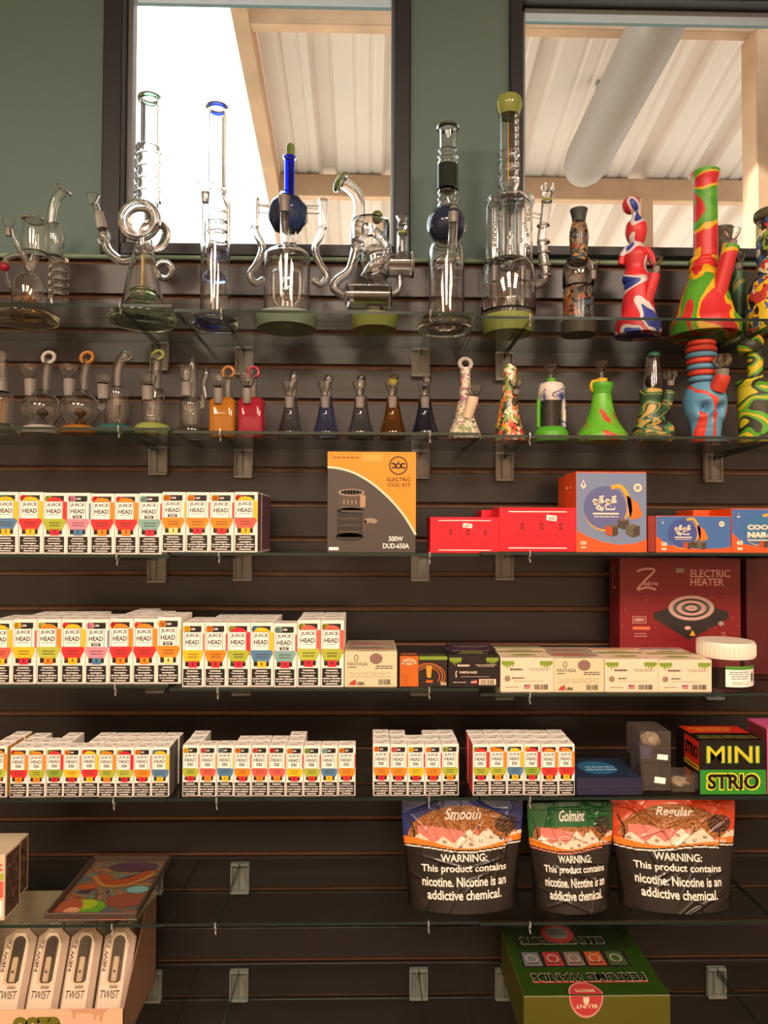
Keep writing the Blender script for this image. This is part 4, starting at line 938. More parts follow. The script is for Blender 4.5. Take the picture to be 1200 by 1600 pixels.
# ---------------------------------------------------------------- carton and rolling tray lying on the pouch shelf
o, w, h = boxthing('printed_carton', 'pale carton with colourful print standing beside the art tray', 'carton', -40, 8, 1336, 6, .06, K('pale_card', '#d6c3a6'), -.245, 'printed cartons beside the tray')
P = Print(); P.rect(w*.1, h*.35, w*.46, h*.6, COL['coral']); P.rect(w*.1, h*.62, w*.46, h*.72, COL['olive']); P.up().rect(w*.12, h*.06, w*.44, h*.3, PAPER); P.lines(w*.05, h*.74, w*.42, h*.88, 2, COL['red'], .5, 3); P.build('front_print', o, **FRONT)
SP = Print(); SP.mb = SP.mb; SP.rect(.004, .004, .056, h-.004, swirl('carton_side_pattern', ['#4a2f2a', '#6b3a34', '#3a3f38', '#7a5a44'], 60, 2, .5, 1)); SP.build('side_print', o, (w/2, 0, 0), **RIGHT)
o, w, h = boxthing('printed_carton', 'pale carton behind the colourful carton beside the art tray', 'carton', -30, 22, 1322, 6, .06, K('pale_card', '#d6c3a6'), -.182, 'printed cartons beside the tray')
SP = Print(); SP.rect(.004, .004, .056, h-.004, MATS['carton_side_pattern']); SP.build('side_print', o, (w/2, 0, 0), **RIGHT)
tr = bpy.data.objects.new('rolling_tray', None); link(tr)
tx0, tx1 = W(146, 1342, -.01).x, W(268, 1342, -.01).x; tz = SHZ[6, 0]; tr.location = ((tx0+tx1)/2, -.13, tz); tag(tr, 'flat metal tray with swirling psychedelic colours lying on the glass', 'tray')
tw, td = tx1-tx0, .235
MB().rbox(-tw/2, -td/2, 0, tw/2, td/2, .003, .001).build('tray_floor', swirl('tray_swirl', ['#3d4440', '#565c56', '#66463a', '#8a4c34', '#8f6f3c', '#50404a', '#5f7338', '#5d6a6e', '#70403a', '#43383c'], 9, 3.2, .3, 4.2, lo=.30, hi=.70, interp='LINEAR'), tr)  # floor and ink colours darkened: shade from the shelf above painted in
rim = MB()
for q in ((-tw/2, -td/2, tw/2, -td/2+.005), (-tw/2, td/2-.005, tw/2, td/2), (-tw/2, -td/2+.005, -tw/2+.005, td/2-.005), (tw/2-.005, -td/2+.005, tw/2, td/2-.005)): rim.rbox(q[0], q[1], .002, q[2], q[3], .014, .0015)
rim.build('rim', M('tray_rim_metal', '#5b4a40', .35, metal=.4), tr)
P = Print()
def sw(pts, wd, c): P.up().stroke(pts, wd, M('tray_ink_' + c.strip('#'), c, .35), 6)
sw([(-tw*.28, td*.22), (-tw*.1, td*.08), (tw*.15, td*.10), (tw*.36, td*.26)], .032, '#8f4426'); sw([(-tw*.32, td*.20), (-tw*.12, td*.03), (tw*.16, td*.05), (tw*.40, td*.24)], .008, '#9a7434')
P.up().ell(-tw*.12, -td*.33, .032, .026, M('tray_ink_green', '#5f8f22', .35)); P.up().ell(-tw*.16, -td*.28, .02, .018, M('tray_ink_lime', '#93a52a', .35)); P.up().ell(-tw*.34, -td*.33, .026, .03, M('tray_ink_orange', '#964e34', .35)); P.up().ell(-tw*.27, -td*.38, .015, .012, M('tray_ink_peach', '#c98f6a', .35)); P.up().ell(tw*.26, -td*.22, .04, .026, M('tray_ink_rust', '#7d4634', .35)); P.up().ell(tw*.32, -td*.05, .022, .014, M('tray_ink_aqua', '#6a9a96', .35)); P.up().ell(tw*.08, td*.36, .05, .022, M('tray_ink_plum', '#4c3340', .35)); P.up().ell(-tw*.3, td*.0, .022, .012, M('tray_ink_or2', '#9a4d2a', .35))
P.build('tray_art', tr, (0, 0, .0031), **TOP)

# ---------------------------------------------------------------- vape display on the lowest shelf
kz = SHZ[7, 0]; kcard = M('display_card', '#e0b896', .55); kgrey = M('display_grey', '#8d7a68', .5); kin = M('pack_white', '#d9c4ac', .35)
dr = bpy.data.objects.new('display_tray', None); link(dr); dx0, dx1 = -.80, W(193, 1590, -.25).x; dr.location = ((dx0+dx1)/2, -.25, kz); tag(dr, 'cardboard counter display tray with green lettering, holding the blister packs', 'display')
dw = dx1-dx0; fh = W(100, 1577, -.25).z - kz; bh = W(70, 1392, -.05).z - kz
MB().box(-dw/2, 0, 0, dw/2, .0015, fh).build('front_panel', kcard, dr, False)
MB().box(-dw/2, 0, 0, dw/2, .2, .0015).build('bottom_panel', kcard, dr, False)
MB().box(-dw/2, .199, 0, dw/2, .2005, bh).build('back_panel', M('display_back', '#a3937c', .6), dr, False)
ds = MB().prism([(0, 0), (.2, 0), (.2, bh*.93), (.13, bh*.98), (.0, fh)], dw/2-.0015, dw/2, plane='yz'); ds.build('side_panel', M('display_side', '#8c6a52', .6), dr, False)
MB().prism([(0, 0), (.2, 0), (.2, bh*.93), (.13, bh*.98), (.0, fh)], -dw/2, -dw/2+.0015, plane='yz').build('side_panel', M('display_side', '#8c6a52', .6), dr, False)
P = Print(); X = lambda px: W(px, 1590, -.25).x - dr.location.x; V = lambda py: W(100, py, -.25).z - kz
kdrip = M('display_drip', '#cf9a78', .55)
P.poly([(X(110), V(1577)), (X(170), V(1577)), (X(165), V(1581)), (X(161), V(1586)), (X(160), V(1597)), (X(156), V(1597)), (X(155), V(1586)), (X(151), V(1587)), (X(150), V(1595)), (X(147), V(1595)), (X(146), V(1586)), (X(140), V(1584)), (X(132), V(1583)), (X(119), V(1583)), (X(118), V(1592)), (X(114), V(1592)), (X(113), V(1583))], kdrip)
P.up().text('ooze', X(20), V(1611), X(95), V(1588), M('olive_letter', '#6f6a1c', .5), .09)
P.build('front_print', dr, **FRONT)
pk_dark, pk_wht, pk_clear = M('pen_dark', '#2b2624', .3), M('pen_white', '#e2d6c4', .35), thin_glass('blister_plastic', '#f4efe8', 1.45, .03)
ptxt = M('pack_letter', '#3a2a22', .5)
def stadium(w, z0, z1, n=10):
    r = w/2; pts = [(r*math.cos(a), z1-r+r*math.sin(a)) for a in [math.pi*i/n for i in range(n+1)]]; return [(-r, z0+r*.35), (-r*.65, z0), (r*.65, z0), (r, z0+r*.35)] + pts
def blister(bx, label):
    r = bpy.data.objects.new('blister_pack', None); link(r); r.location = (bx, -.225, kz+.003); r.rotation_euler.x = R(-27)
    tag(r, label, 'blister pack', 'twist vape pen blister packs'); w, H = .060, .188
    MB().prism([(-w/2, 0), (w/2, 0), (w/2, H*.86), (w*.22, H*.93), (w*.2, H), (-w*.2, H), (-w*.22, H*.93), (-w/2, H*.86)], 0, .012).build('card', M('pack_taupe', '#a8917c', .5), r, False)
    fp_ = MB().prism([(-w*.44, 0), (w*.30, 0), (w*.30, H*.80), (w*.12, H*.9), (-w*.2, H*.9), (-w*.44, H*.74)], -.0015, 0).build('front_panel', kin, r, False)
    MB().prism(stadium(.030, H*.445, H*.89), -.0035, -.0016).build('window_rim', M('pack_rim', '#efe0cc', .3), r, True)
    MB().prism(stadium(.024, H*.46, H*.875), -.0040, -.0036).build('recess', M('pack_recess', '#4b3f38', .3), r, True)
    MB().prism(stadium(.016, H*.65, H*.85), -.0075, -.0042).build('pen_tank', pk_dark, r, True)
    pen = MB().rbox(-.0055, -.0095, H*.47, .0055, -.0042, H*.69, .002).build('pen_body', pk_wht, r)
    MB().lathe([(.0022, 0), (.0022, .0012)], seg=14).build('pen_button', pk_dark, pen, True, 35, (0, -.0095, H*.56)).rotation_euler.x = R(90)
    MB().prism(stadium(.026, H*.455, H*.88), -.0125, -.0105).build('blister_dome', pk_clear, r, True)
    MB().rbox(-w*.18, -.004, H*.94, w*.18, .010, H*1.0, .002).build('hang_tab', M('pack_tab', '#8c7a6b', .4), r)
    P = Print(); P.text('TWIST', -.023, H*.325, .013, H*.395, ptxt, .01, .2); P.build('pack_name', r, (0, -.0016, 0), **FRONT)
    P = Print(); P.rect(-.008, H*.41, .008, H*.435, kgrey); P.build('pack_mark', r, (0, -.0016, 0), **FRONT)
    nv, nf, nb = text_geo('NEW 2.0', .01); P = Print(); P.text('NEW 2.0', 0, -.0032, H*.30, .0032, ptxt, .02)
    def nfn(u, v, L):                            # runs up the rim, then bends over its shoulder
        t = u/(H*.30); bend = max(0, t-.5)/.5; x = -.0225 + .0075*bend**2; z = H*.56 + u*(1-.10*bend); an = R(90) - R(28)*bend
        return (x - v*math.sin(an), -.0024-.0001*L, z + v*math.cos(an))
    P.build('pack_slogan', r, fn=nfn)
for bx, lb in ((-.706, 'at the tray end below the printed cartons'), (-.643, 'second from the far end of its tray'), (-.579, 'next to the pack at the sloped side panel'), (-.514, 'touching the sloped brown side panel')):
    blister(bx, 'white blister pack with a vape pen, ' + lb)

# ---------------------------------------------------------------- green gift box on the lowest shelf
gz = SHZ[7, 2]; gx0, gx1 = W(818, 1570, -.25).x, W(1048, 1570, -.25).x; gh = W(930, 1556, -.25).z - gz; gw = gx1-gx0; gd = .236
ggl = M('gift_green', '#57561a', .35, noise=.15, nscale=6); ggt = M('gift_top_green', '#26400f', .35); gdk = M('gift_dark', '#22301a', .35)
o = MB().rbox(-gw/2, 0, 0, gw/2, gd, gh, .0015).build('gift_box', ggl, None, True, 30, ((gx0+gx1)/2, -.25, gz)); tag(o, 'wide green carton with a red round seal and upside-down lettering on top', 'box')
T = Print(); X = lambda u: (u-.5)*gw; Y = lambda v: v*gd
T.rect(X(.005), Y(.01), X(.995), Y(.99), ggt); T.up().rect(X(.06), Y(.62), X(.94), Y(.97), gdk)
T.rect(X(.07), Y(.37), X(.86), Y(.60), M('gift_window', '#2a2622', .15))
T.up()
for i, c in enumerate(('#6b7378', '#a33a34', '#7a6a62', '#b0532e', '#3f5a34')):
    a = .085+.155*i; T.poly([(X(a), Y(.39)), (X(a+.13), Y(.39)), (X(a+.125), Y(.585)), (X(a+.005), Y(.585))], M('soap_%d' % i, c, .35)); T.up().ring(X(a+.065), Y(.49), .012, .014, .003, M('soap_pale', '#b59a8c', .4), 14); T.lines(X(a+.015), Y(.41), X(a+.115), Y(.45), 1, M('soap_dark', '#4a2c26', .4), .5, i)
gred, gol = M('gift_red', '#b03a38', .4), M('gift_letter', '#0f1a0d', .4)
T.rect(X(.10), Y(.155), X(.90), Y(.175), gred); T.up().text('PERFUME WANDS', X(.095), Y(.165), X(.905), Y(.285), M('gift_pale', '#a8a08a', .4), .05, flip=True); T.up().text('PERFUME WANDS', X(.10), Y(.175), X(.90), Y(.275), gol, .03, flip=True)
T.text('BLUNTEFFECTS', X(.11), Y(.69), X(.75), Y(.81), M('gift_pale', '#a8a08a', .4), .05, flip=True); T.up().text('BLUNTEFFECTS', X(.115), Y(.70), X(.745), Y(.80), gol, .03, flip=True)
T.up().ell(X(.42), Y(.86), .034, .036, gred); T.up().ell(X(.42), Y(.87), .024, .024, M('gift_grey', '#7d7a72', .4)); T.up().lines(X(.35), Y(.83), X(.49), Y(.93), 3, gol, .4, 4)
T.build('top_print', o, (0, 0, gh), **TOP)
P = Print(); P.ell(X(.425), gh-.0, .0315, .040, M('seal_pink', '#c98a84', .4), 32, math.pi, 2*math.pi); P.up().ell(X(.425), gh-.0, .029, .036, gred, 32, math.pi, 2*math.pi)
P.up().poly([(X(.425)-.006, gh-.002), (X(.425)+.006, gh-.002), (X(.425)+.005, gh-.012), (X(.425), gh-.016), (X(.425)-.005, gh-.012)], M('seal_cream', '#d9c9a4', .4)); P.text('BLUNT', X(.425)-.02, gh-.022, X(.425)+.02, gh-.015, M('seal_cream', '#d9c9a4', .4), .02, flip=True)
P.build('front_print', o, **FRONT)
P = Print(); P.ell(X(.425), 0, .0315, .035, MATS['seal_pink'], 32, 0, math.pi); P.up().ell(X(.425), 0, .029, .032, gred, 32, 0, math.pi); P.up().text('EFFECTS', X(.425)-.018, .006, X(.425)+.018, .014, MATS['seal_cream'], .02, flip=True); P.build('seal_top', o, (0, 0, gh+.003), **TOP)
# ---------------------------------------------------------------- glass and silicone water pipes
GLASS = M('clear_glass', '#ffffff', 0.0, trans=1.0, ior=1.47)
FROST = M('frosted_glass', '#d6ccc4', 0.35, trans=0.72)
def TG(name, col, rough=.03, trans=1.0): return M(name, col, rough, trans=trans, ior=1.47)
g_green = TG('bottle_green_glass', '#8fbfa2'); g_milk = M('milky_green_glass', '#a9bba6', .12, trans=.45); g_lime = M('lime_glass', '#b3c063', .1, trans=.5); g_blue = TG('cobalt_glass', '#2f4fe0'); g_blue2 = TG('pale_blue_glass', '#9fb4ec'); g_navy = M('navy_glass', '#2b3552', .06, trans=.35)
g_smoke = TG('smoke_glass', '#cdd1d6'); g_amber = TG('amber_glass', '#eab868'); g_orange = M('orange_glass', '#d98a26', .08, trans=.5); g_red = M('red_glass', '#c22a40', .08, trans=.5); g_teal = M('teal_glass', '#3f7a78', .1, trans=.5); g_dkgreen = M('dark_green_glass', '#2c3a33', .06, trans=.4); g_white = M('milk_glass', '#d8d2c6', .15, trans=.4); g_olive = M('olive_glass', '#6a7a3c', .1, trans=.4); g_sblue = TG('steel_blue_glass', '#b4bfec'); g_yel = M('yellow_glass', '#c9b24a', .08, trans=.6)

class Piece:
    """a thing standing on a shelf; its parts are drawn in photo pixels around its own axis and turned into metres at its depth"""
    def __init__(self, name, label, cat, px, s, y, group=None):
        self.y = y; self.s = SC(y); p = pane_of(px, y); self.z0 = SHZ[s, p]
        self.cx = px; self.row = s
        base = W(px, 600, y); self.x0 = base.x
        self.root = bpy.data.objects.new(name, None); link(self.root); self.root.location = (self.x0, y, self.z0); tag(self.root, label, cat, group)
    def X(self, px): return (px - self.cx)*self.s
    def Z(self, py):
        # feet on the upper shelf are seen from below, so their near rims show higher than their centres
        if self.row == 1 and py > 455: py = 455+(py-455)*1.75 if py < 475 else 490+(py-475)*.5
        return max(W(self.cx, py, self.y).z - self.z0, 0.0)
    def pt(self, p): return (self.X(p[0]), (p[2] if len(p) > 2 else 0)*self.s, self.Z(p[1]))
    def lathe(self, name, prof, mat, cx=None, dy=0, t=0, sm=0, seg=28, sq=0, top=False, bottom=True, parent=None, base=False):
        """prof: (py, half width px) from the foot up; t: wall thickness px (0 = solid)"""
        q = [(r*self.s, self.Z(py)) for py, r in prof]
        if base: q[0] = (q[0][0], 0.0)
        if sm: q = catmull(q, sm)
        c = self.X(cx) if cx is not None else 0.0; mb = MB()
        if t: mb.shell(q, t*self.s, c, dy*self.s, seg, 0, sq, bottom, top)
        else: mb.lathe(q, c, dy*self.s, seg, 0, sq)
        return mb.build(name, mat, parent or self.root, True, 40)
    def tube(self, name, pts, r, mat, t=0, sm=5, seg=14, parent=None):
        P = catmull([self.pt(p) for p in pts], sm); rs = [a*self.s for a in r] if isinstance(r, (list, tuple)) else r*self.s
        if isinstance(rs, list): rs = [v[0] for v in catmull([(a,) for a in rs], max(1, sm))] if len(rs) == len(pts) else rs
        return MB().tube(P, rs, seg, t=t*self.s).build(name, mat, parent or self.root, True, 60)
    def torus(self, name, p, R_, r, mat, rx=0, ry=0, rz=0, sx=1, sy=1, parent=None):
        return MB().torus(self.pt(p), R_*self.s, r*self.s, rx, ry, rz, sx=sx, sy=sy).build(name, mat, parent or self.root, True, 60)
    def sphere(self, name, p, r, mat, fn=None, parent=None, **k):
        return MB().sphere(self.pt(p), r*self.s, fn=fn, **k).build(name, mat, parent or self.root, True, 60)
    def helix(self, name, p, R_, r, py0, py1, turns, mat):
        c = self.pt(p); return MB().helix(c, R_*self.s, r*self.s, self.Z(py0), self.Z(py1), turns).build(name, mat, self.root, True, 60)
    def bowl(self, px, py, dy=-6, k=1.0, mat=None, joint=True, jh=16):
        """flared glass bowl with its mouth at py, on a frosted joint"""
        b = self.lathe('bowl', [(py+15*k, 3.2*k), (py+12*k, 4*k), (py+8*k, 7*k), (py+3*k, 9.5*k), (py, 10.5*k)], mat or GLASS, px, dy, 1.6*k, 3, 20)
        if joint: self.lathe('frosted_joint', [(py+15*k+jh, 4.6*k), (py+14*k, 5.6*k)], FROST, px, dy, 0, 0, 18)
        return b
    def prongs(self, px, py, dy, k, n=5, mat=None):
        for i in range(n):
            a = 2*math.pi*i/n + .3
            self.tube('bowl_prong', [(px+5*k*math.cos(a), py+11*k, dy+5*k*math.sin(a)), (px+10*k*math.cos(a), py+5*k, dy+10*k*math.sin(a)), (px+8.5*k*math.cos(a), py-1*k, dy+8.5*k*math.sin(a))], [1.6*k, 2.2*k, 1.2*k], mat or GLASS, 0, 4, 8)

Y1 = -.13
# --- clear recycler at the far end of the first shelf
b = Piece('glass_water_pipe', 'clear coiled recycler water pipe next to the cone pipe with the big ring', 'water pipe', 40, 1, Y1)
b.lathe('base', [(492, 46), (488, 48), (478, 46), (472, 36), (469, 24)], TG('pale_amber_glass', '#f2e6cf'), 40, 0, 0, 3, 36, base=True)
b.lathe('dome', [(470, 25), (455, 25), (440, 22), (430, 13), (424, 5)], GLASS, 43, 0, 2.5, 4, top=True)
b.tube('inner_stem', [(43, 468), (43, 446)], 3.2, g_amber, sm=1); b.lathe('percolator', [(472, 14), (466, 16), (462, 9)], g_amber, 43)
b.lathe('can', [(398, 17), (394, 19), (360, 19), (352, 18), (345, 16)], GLASS, 50, 0, 2.2, 3, top=True); b.torus('can_rim', (48, 343), 15, 2.5, GLASS)
b.lathe('side_chamber', [(402, 8), (395, 13), (370, 15), (355, 13), (348, 8)], GLASS, 80, 2, 2, 4, top=True)
b.tube('mouth_tube', [(76, 352), (77, 330), (82, 312), (92, 299)], [8, 8, 8, 9], GLASS, 2.0, 5); b.torus('mouth_rim', (95, 296), 11, 2.6, GLASS, 0, R(35), 0)
b.helix('coil', (88, 430, 2), 12, 3.2, 462, 406, 5, GLASS); b.tube('coil_core', [(78, 466, 2), (74, 440, 2), (76, 404, 2)], 4, GLASS, 1)
b.tube('side_arm', [(24, 366, -14), (30, 385, -14), (40, 405, -10), (44, 424, -4)], [7, 6, 5, 5], GLASS, 1.5); b.bowl(18, 352, -16, .9, jh=10)
b.tube('return_arm', [(6, 400, 4), (2, 420, 6), (10, 445, 4), (22, 452, 2)], 4.5, GLASS, 1.4); b.tube('link_arm', [(6, 402, 4), (20, 398, 2), (36, 400)], 4.5, GLASS, 1.4); b.tube('neck', [(43, 428), (47, 412), (50, 398)], 8, GLASS, 1.8)
b.sphere('red_bead', (6, 418, -2), 7, g_red)
# --- cone pipe with big facing ring
b = Piece('glass_water_pipe', 'tall clear cone water pipe with a big round ring in its neck', 'water pipe', 222, 1, Y1)
b.lathe('base', [(500, 50), (495, 51), (482, 51), (475, 46), (471, 36)], TG('sea_green_glass', '#b9d4c4'), 222, 0, 0, 3, 40, base=True)
b.lathe('cone_body', [(472, 33), (440, 26), (410, 20), (392, 16), (386, 15)], GLASS, 222, 0, 2.5, 3, 32)
b.lathe('inner_disc', [(462, 20), (455, 21), (452, 16)], g_green, 222); b.tube('inner_stem', [(221, 466), (221, 395)], 2.6, TG('straw_glass', '#e6cd86'), sm=1)
b.sphere('ring_back', (237, 364, 8), 25, GLASS, sy=.6); b.torus('big_ring', (217, 347, -6), 26, 8, GLASS, R(90), 0, 0); b.sphere('ring_bubble', (217, 347, 2), 22, GLASS, sy=.4); b.torus('ring_lip', (217, 347, -14), 27, 3.2, GLASS, R(90))
b.tube('ring_stem', [(222, 392), (222, 376)], 14, GLASS, 2.5, 1)
b.lathe('twisted_neck', [(320, 17), (312, 20), (304, 18.5), (296, 20), (286, 17.5), (276, 20), (266, 17.5), (256, 20.5), (246, 18), (238, 20), (230, 18.5)], GLASS, 227, 0, 2.5, 3, bottom=False)
b.helix('neck_thread', (227, 290), 19, 2.2, 316, 240, 4, GLASS)
b.lathe('mouth_tube', [(231, 14), (165, 14), (158, 14)], GLASS, 229, 0, 2.4, bottom=False); b.torus('mouth_rim', (229, 155), 15, 4.2, g_green)
b.torus('handle', (254, 422), 12.5, 5, GLASS, R(90))
b.tube('side_arm', [(206, 405), (190, 408), (175, 400), (165, 388), (158, 366)], 7, GLASS, 1.8); b.sphere('arm_bubble', (160, 372), 10, GLASS, sz=1.4); b.tube('frosted_joint', [(157, 358), (151, 332)], [8, 7], FROST, 0, 1); b.tube('bowl_stem', [(151, 333), (145, 318)], [5, 5], GLASS, 1.2, 1); b.lathe('bowl', [(322, 4), (315, 7), (306, 11)], GLASS, 142, 0, 1.6, 3)
# --- straight tube with blue rims
b = Piece('glass_water_pipe', 'straight clear tube water pipe with blue rim and blue discs', 'water pipe', 335, 1, Y1)
b.lathe('base', [(500, 34), (495, 36), (488, 30), (485, 24)], TG('clear_blue_base', '#cfd6ee'), 335, 0, 0, 3, 36, base=True); b.lathe('blue_inlay', [(502, 15), (498, 15)], g_blue, 328)
b.lathe('body', [(488, 23), (470, 23), (330, 23), (318, 22), (310, 16), (303, 14)], GLASS, 335, 0, 2.6, 0, 32, top=False)
b.lathe('mouth_tube', [(304, 14), (185, 14), (176, 14)], GLASS, 335.5, 0, 2.2, bottom=False); b.torus('mouth_rim', (335.5, 170), 15, 3.8, g_blue)
b.lathe('blue_disc', [(402, 19.5), (398, 19.8), (392, 18)], g_blue2, 336); b.lathe('blue_disc', [(438, 19.5), (434, 19.8), (428, 15)], g_blue2, 335); b.sphere('disc_bulb', (331, 432), 9, GLASS)
b.helix('coil', (335, 350), 16, 2.4, 378, 332, 3, GLASS); b.tube('inner_stem', [(331, 480), (331, 392)], 3.5, GLASS, 1, 1)
b.bowl(324, 297, -26, 1.15, jh=14); b.tube('downstem', [(325, 345, -24), (327, 400, -12), (330, 440, -2)], 5, GLASS, 1.4); b.sphere('thumb_bead', (347, 297), 6, GLASS)
# --- gear-ball recycler
b = Piece('glass_water_pipe', 'water pipe with dark knobbed ball, blue neck and two looping side arms', 'water pipe', 447, 1, Y1)
b.lathe('base', [(500, 45), (496, 49), (486, 49), (479, 44), (474, 34)], g_milk, 447, 0, 0, 3, 40, base=True)
b.lathe('body', [(478, 36), (470, 36.5), (410, 36.5), (398, 34), (391, 24), (387, 15)], GLASS, 447, 0, 2.6, 3, 36)
b.lathe('neck', [(392, 13), (384, 11), (378, 13), (372, 11), (362, 12)], GLASS, 450, 0, 2.2, 3, bottom=False)
b.sphere('knobbed_ball', (448, 335), 31, g_navy, fn=lambda a, p: 1+.07*(math.sin(6*a)*math.sin(6*p)))
b.tube('blue_neck', [(450, 308), (450, 246)], 8, g_blue, 1.8, 1); b.torus('neck_collar', (450, 246), 8.5, 2.4, g_blue); b.lathe('neck_cap', [(244, 6), (230, 6.5), (225, 4)], g_olive, 451, sm=2); b.sphere('neck_bubble', (442, 305), 8, GLASS)
for sx, cxx, nm in ((-1, 396, 0), (1, 503, 1)):
    b.tube('side_tube', [(447+sx*28, 327), (cxx-sx*6, 327)], 7, GLASS, 1.6, 1); b.lathe('side_cup', [(356, 6), (350, 7), (315, 7.5), (311, 7.5)], GLASS, cxx, 0, 1.6, 2)
    b.tube('side_arm', [(cxx, 356), (cxx-sx*3, 366), (cxx-sx*12, 388), (cxx-sx*4, 412), (cxx+sx*7, 430), (cxx-sx*2, 443), (cxx-sx*15, 437)], 6, GLASS, 1.6)
b.tube('downstem', [(446, 330, -32), (446, 370, -26), (447, 410, -12)], 7, GLASS, 1.6); b.tube('frosted_joint', [(446, 322, -34), (446, 345, -32)], [9, 7], FROST, 0, 1)
b.sphere('percolator', (447, 428), 9, GLASS); b.sphere('percolator_ball', (447, 444), 6, GLASS)
for sx in (-1, 1): b.tube('percolator_arm', [(447+sx*6, 424), (447+sx*18, 424), (447+sx*21, 434), (447+sx*20, 462), (447+sx*13, 468)], 3.4, GLASS, 1)
# --- small recycler with tilted mouth
b = Piece('glass_water_pipe', 'recycler water pipe with tilted green mouth ring and lime green base', 'water pipe', 585, 1, Y1)
b.lathe('base', [(503, 33), (500, 37), (490, 37.5), (484, 34), (481, 22)], g_lime, 585, 0, 0, 3, 36, base=True); b.lathe('foot_neck', [(485, 20), (478, 12), (470, 14)], GLASS, 584, 0, 2.4, 3)
b.tube('drum', [(541, 460), (608, 460)], 20, GLASS, 2.6, 1, 28); b.tube('lime_band', [(552, 458), (606, 458)], 14, g_lime, 0, 1, 24); b.sphere('drum_end', (541, 460), 19.6, GLASS, sx=.25); b.sphere('drum_end', (608, 460), 19.6, GLASS, sx=.25)
b.lathe('can', [(381, 30), (378, 31), (352, 31), (347, 30)], GLASS, 577, 0, 2.4, 0, top=True)
b.tube('mouth_tube', [(558, 347), (560, 325), (556, 306), (544, 293), (534, 287)], 9.5, GLASS, 2); b.torus('mouth_rim', (530, 285), 14, 4, g_olive, 0, R(-55), 0); b.sphere('green_marble', (588, 338), 9, g_olive)
b.lathe('middle_can', [(437, 15), (430, 22), (400, 23), (392, 20), (384, 10)], GLASS, 585, 2, 2.4, 3, top=True)
b.tube('looped_tube', [(572, 365, -18), (590, 375, -22), (604, 398, -22), (600, 412, -20), (580, 422, -18), (568, 438, -12)], 7, GLASS, 1.6); b.sphere('loop_bulb', (572, 366, -18), 10, GLASS); b.helix('inner_coil', (588, 420), 14, 3, 440, 395, 3, GLASS)
b.tube('left_arm', [(556, 384, -4), (553, 400, -4), (545, 425, -4), (526, 440, -4), (522, 452, -4), (540, 460, -2)], 8, GLASS, 2); b.sphere('arm_bulb', (557, 384, -4), 11, GLASS)
b.tube('side_drum', [(600, 413), (644, 413)], 20, GLASS, 2.4, 1, 24); b.torus('side_drum_rim', (644, 413), 19, 2.4, GLASS, 0, R(90), 0); b.tube('elbow', [(624, 432), (624, 448), (618, 456), (606, 457)], 5.5, GLASS, 1.5)
b.lathe('upright_joint', [(396, 9), (366, 8.5)], GLASS, 628, 0, 1.8, bottom=False); b.torus('green_collar', (628, 364), 6, 2.5, g_lime); b.sphere('bowl_bulb', (628, 352), 8, GLASS); b.lathe('bowl', [(350, 6), (342, 8.5), (337, 11)], GLASS, 628, 0, 1.8, 2)
# --- ribbed tube with navy ball
b = Piece('glass_water_pipe', 'straight clear water pipe with ribbed neck and a dark navy ball', 'water pipe', 697, 1, Y1)
b.lathe('base', [(504, 42), (500, 44), (495, 40), (491, 30)], GLASS, 694, 0, 0, 3, 40, base=True)
b.lathe('body', [(494, 28.5), (405, 28.5), (392, 27.5), (384, 25), (381, 18)], GLASS, 697, 0, 2.8, 0, 36)
b.sphere('navy_ball', (697, 352), 30, g_navy); b.torus('ball_shell', (697, 352), 28, 3, GLASS, R(90))
b.lathe('ribbed_neck', [(326, 14), (322, 16.5), (317, 14), (312, 16.5), (307, 14), (302, 16.5), (297, 14.5)], GLASS, 698, 0, 2.2, 3, bottom=False)
b.lathe('dark_band', [(297, 17), (260, 17)], g_dkgreen, 698.5, 0, 2.4, 0, bottom=False)
b.lathe('ribbed_neck', [(261, 15), (256, 17), (251, 14), (246, 16.8), (241, 14), (236, 16)], GLASS, 698.5, 0, 2.2, 3, bottom=False)
b.lathe('mouth_tube', [(236, 13.5), (206, 13.5), (202, 15)], GLASS, 699, 0, 2.2, 0, bottom=False); b.torus('mouth_rim', (699, 200), 15, 3.4, g_dkgreen)
b.bowl(704, 324, -33, .95, jh=2); b.tube('frosted_joint', [(704, 346, -33), (704, 362, -32)], 8, FROST, 0, 1); b.tube('downstem', [(704, 362, -32), (703, 400, -22), (699, 432, -8)], 7.5, GLASS, 1.8); b.sphere('stem_bulb', (698, 442), 10, GLASS)
b.helix('inner_coil', (697, 420), 18, 2.6, 430, 402, 2, GLASS); b.lathe('percolator', [(490, 17), (478, 16), (472, 12), (468, 5)], TG('rose_glass', '#f3d9cc'), 695, 0, 0, 3); b.tube('percolator_stem', [(697, 468), (697, 450)], 4, GLASS, 1.2, 1)
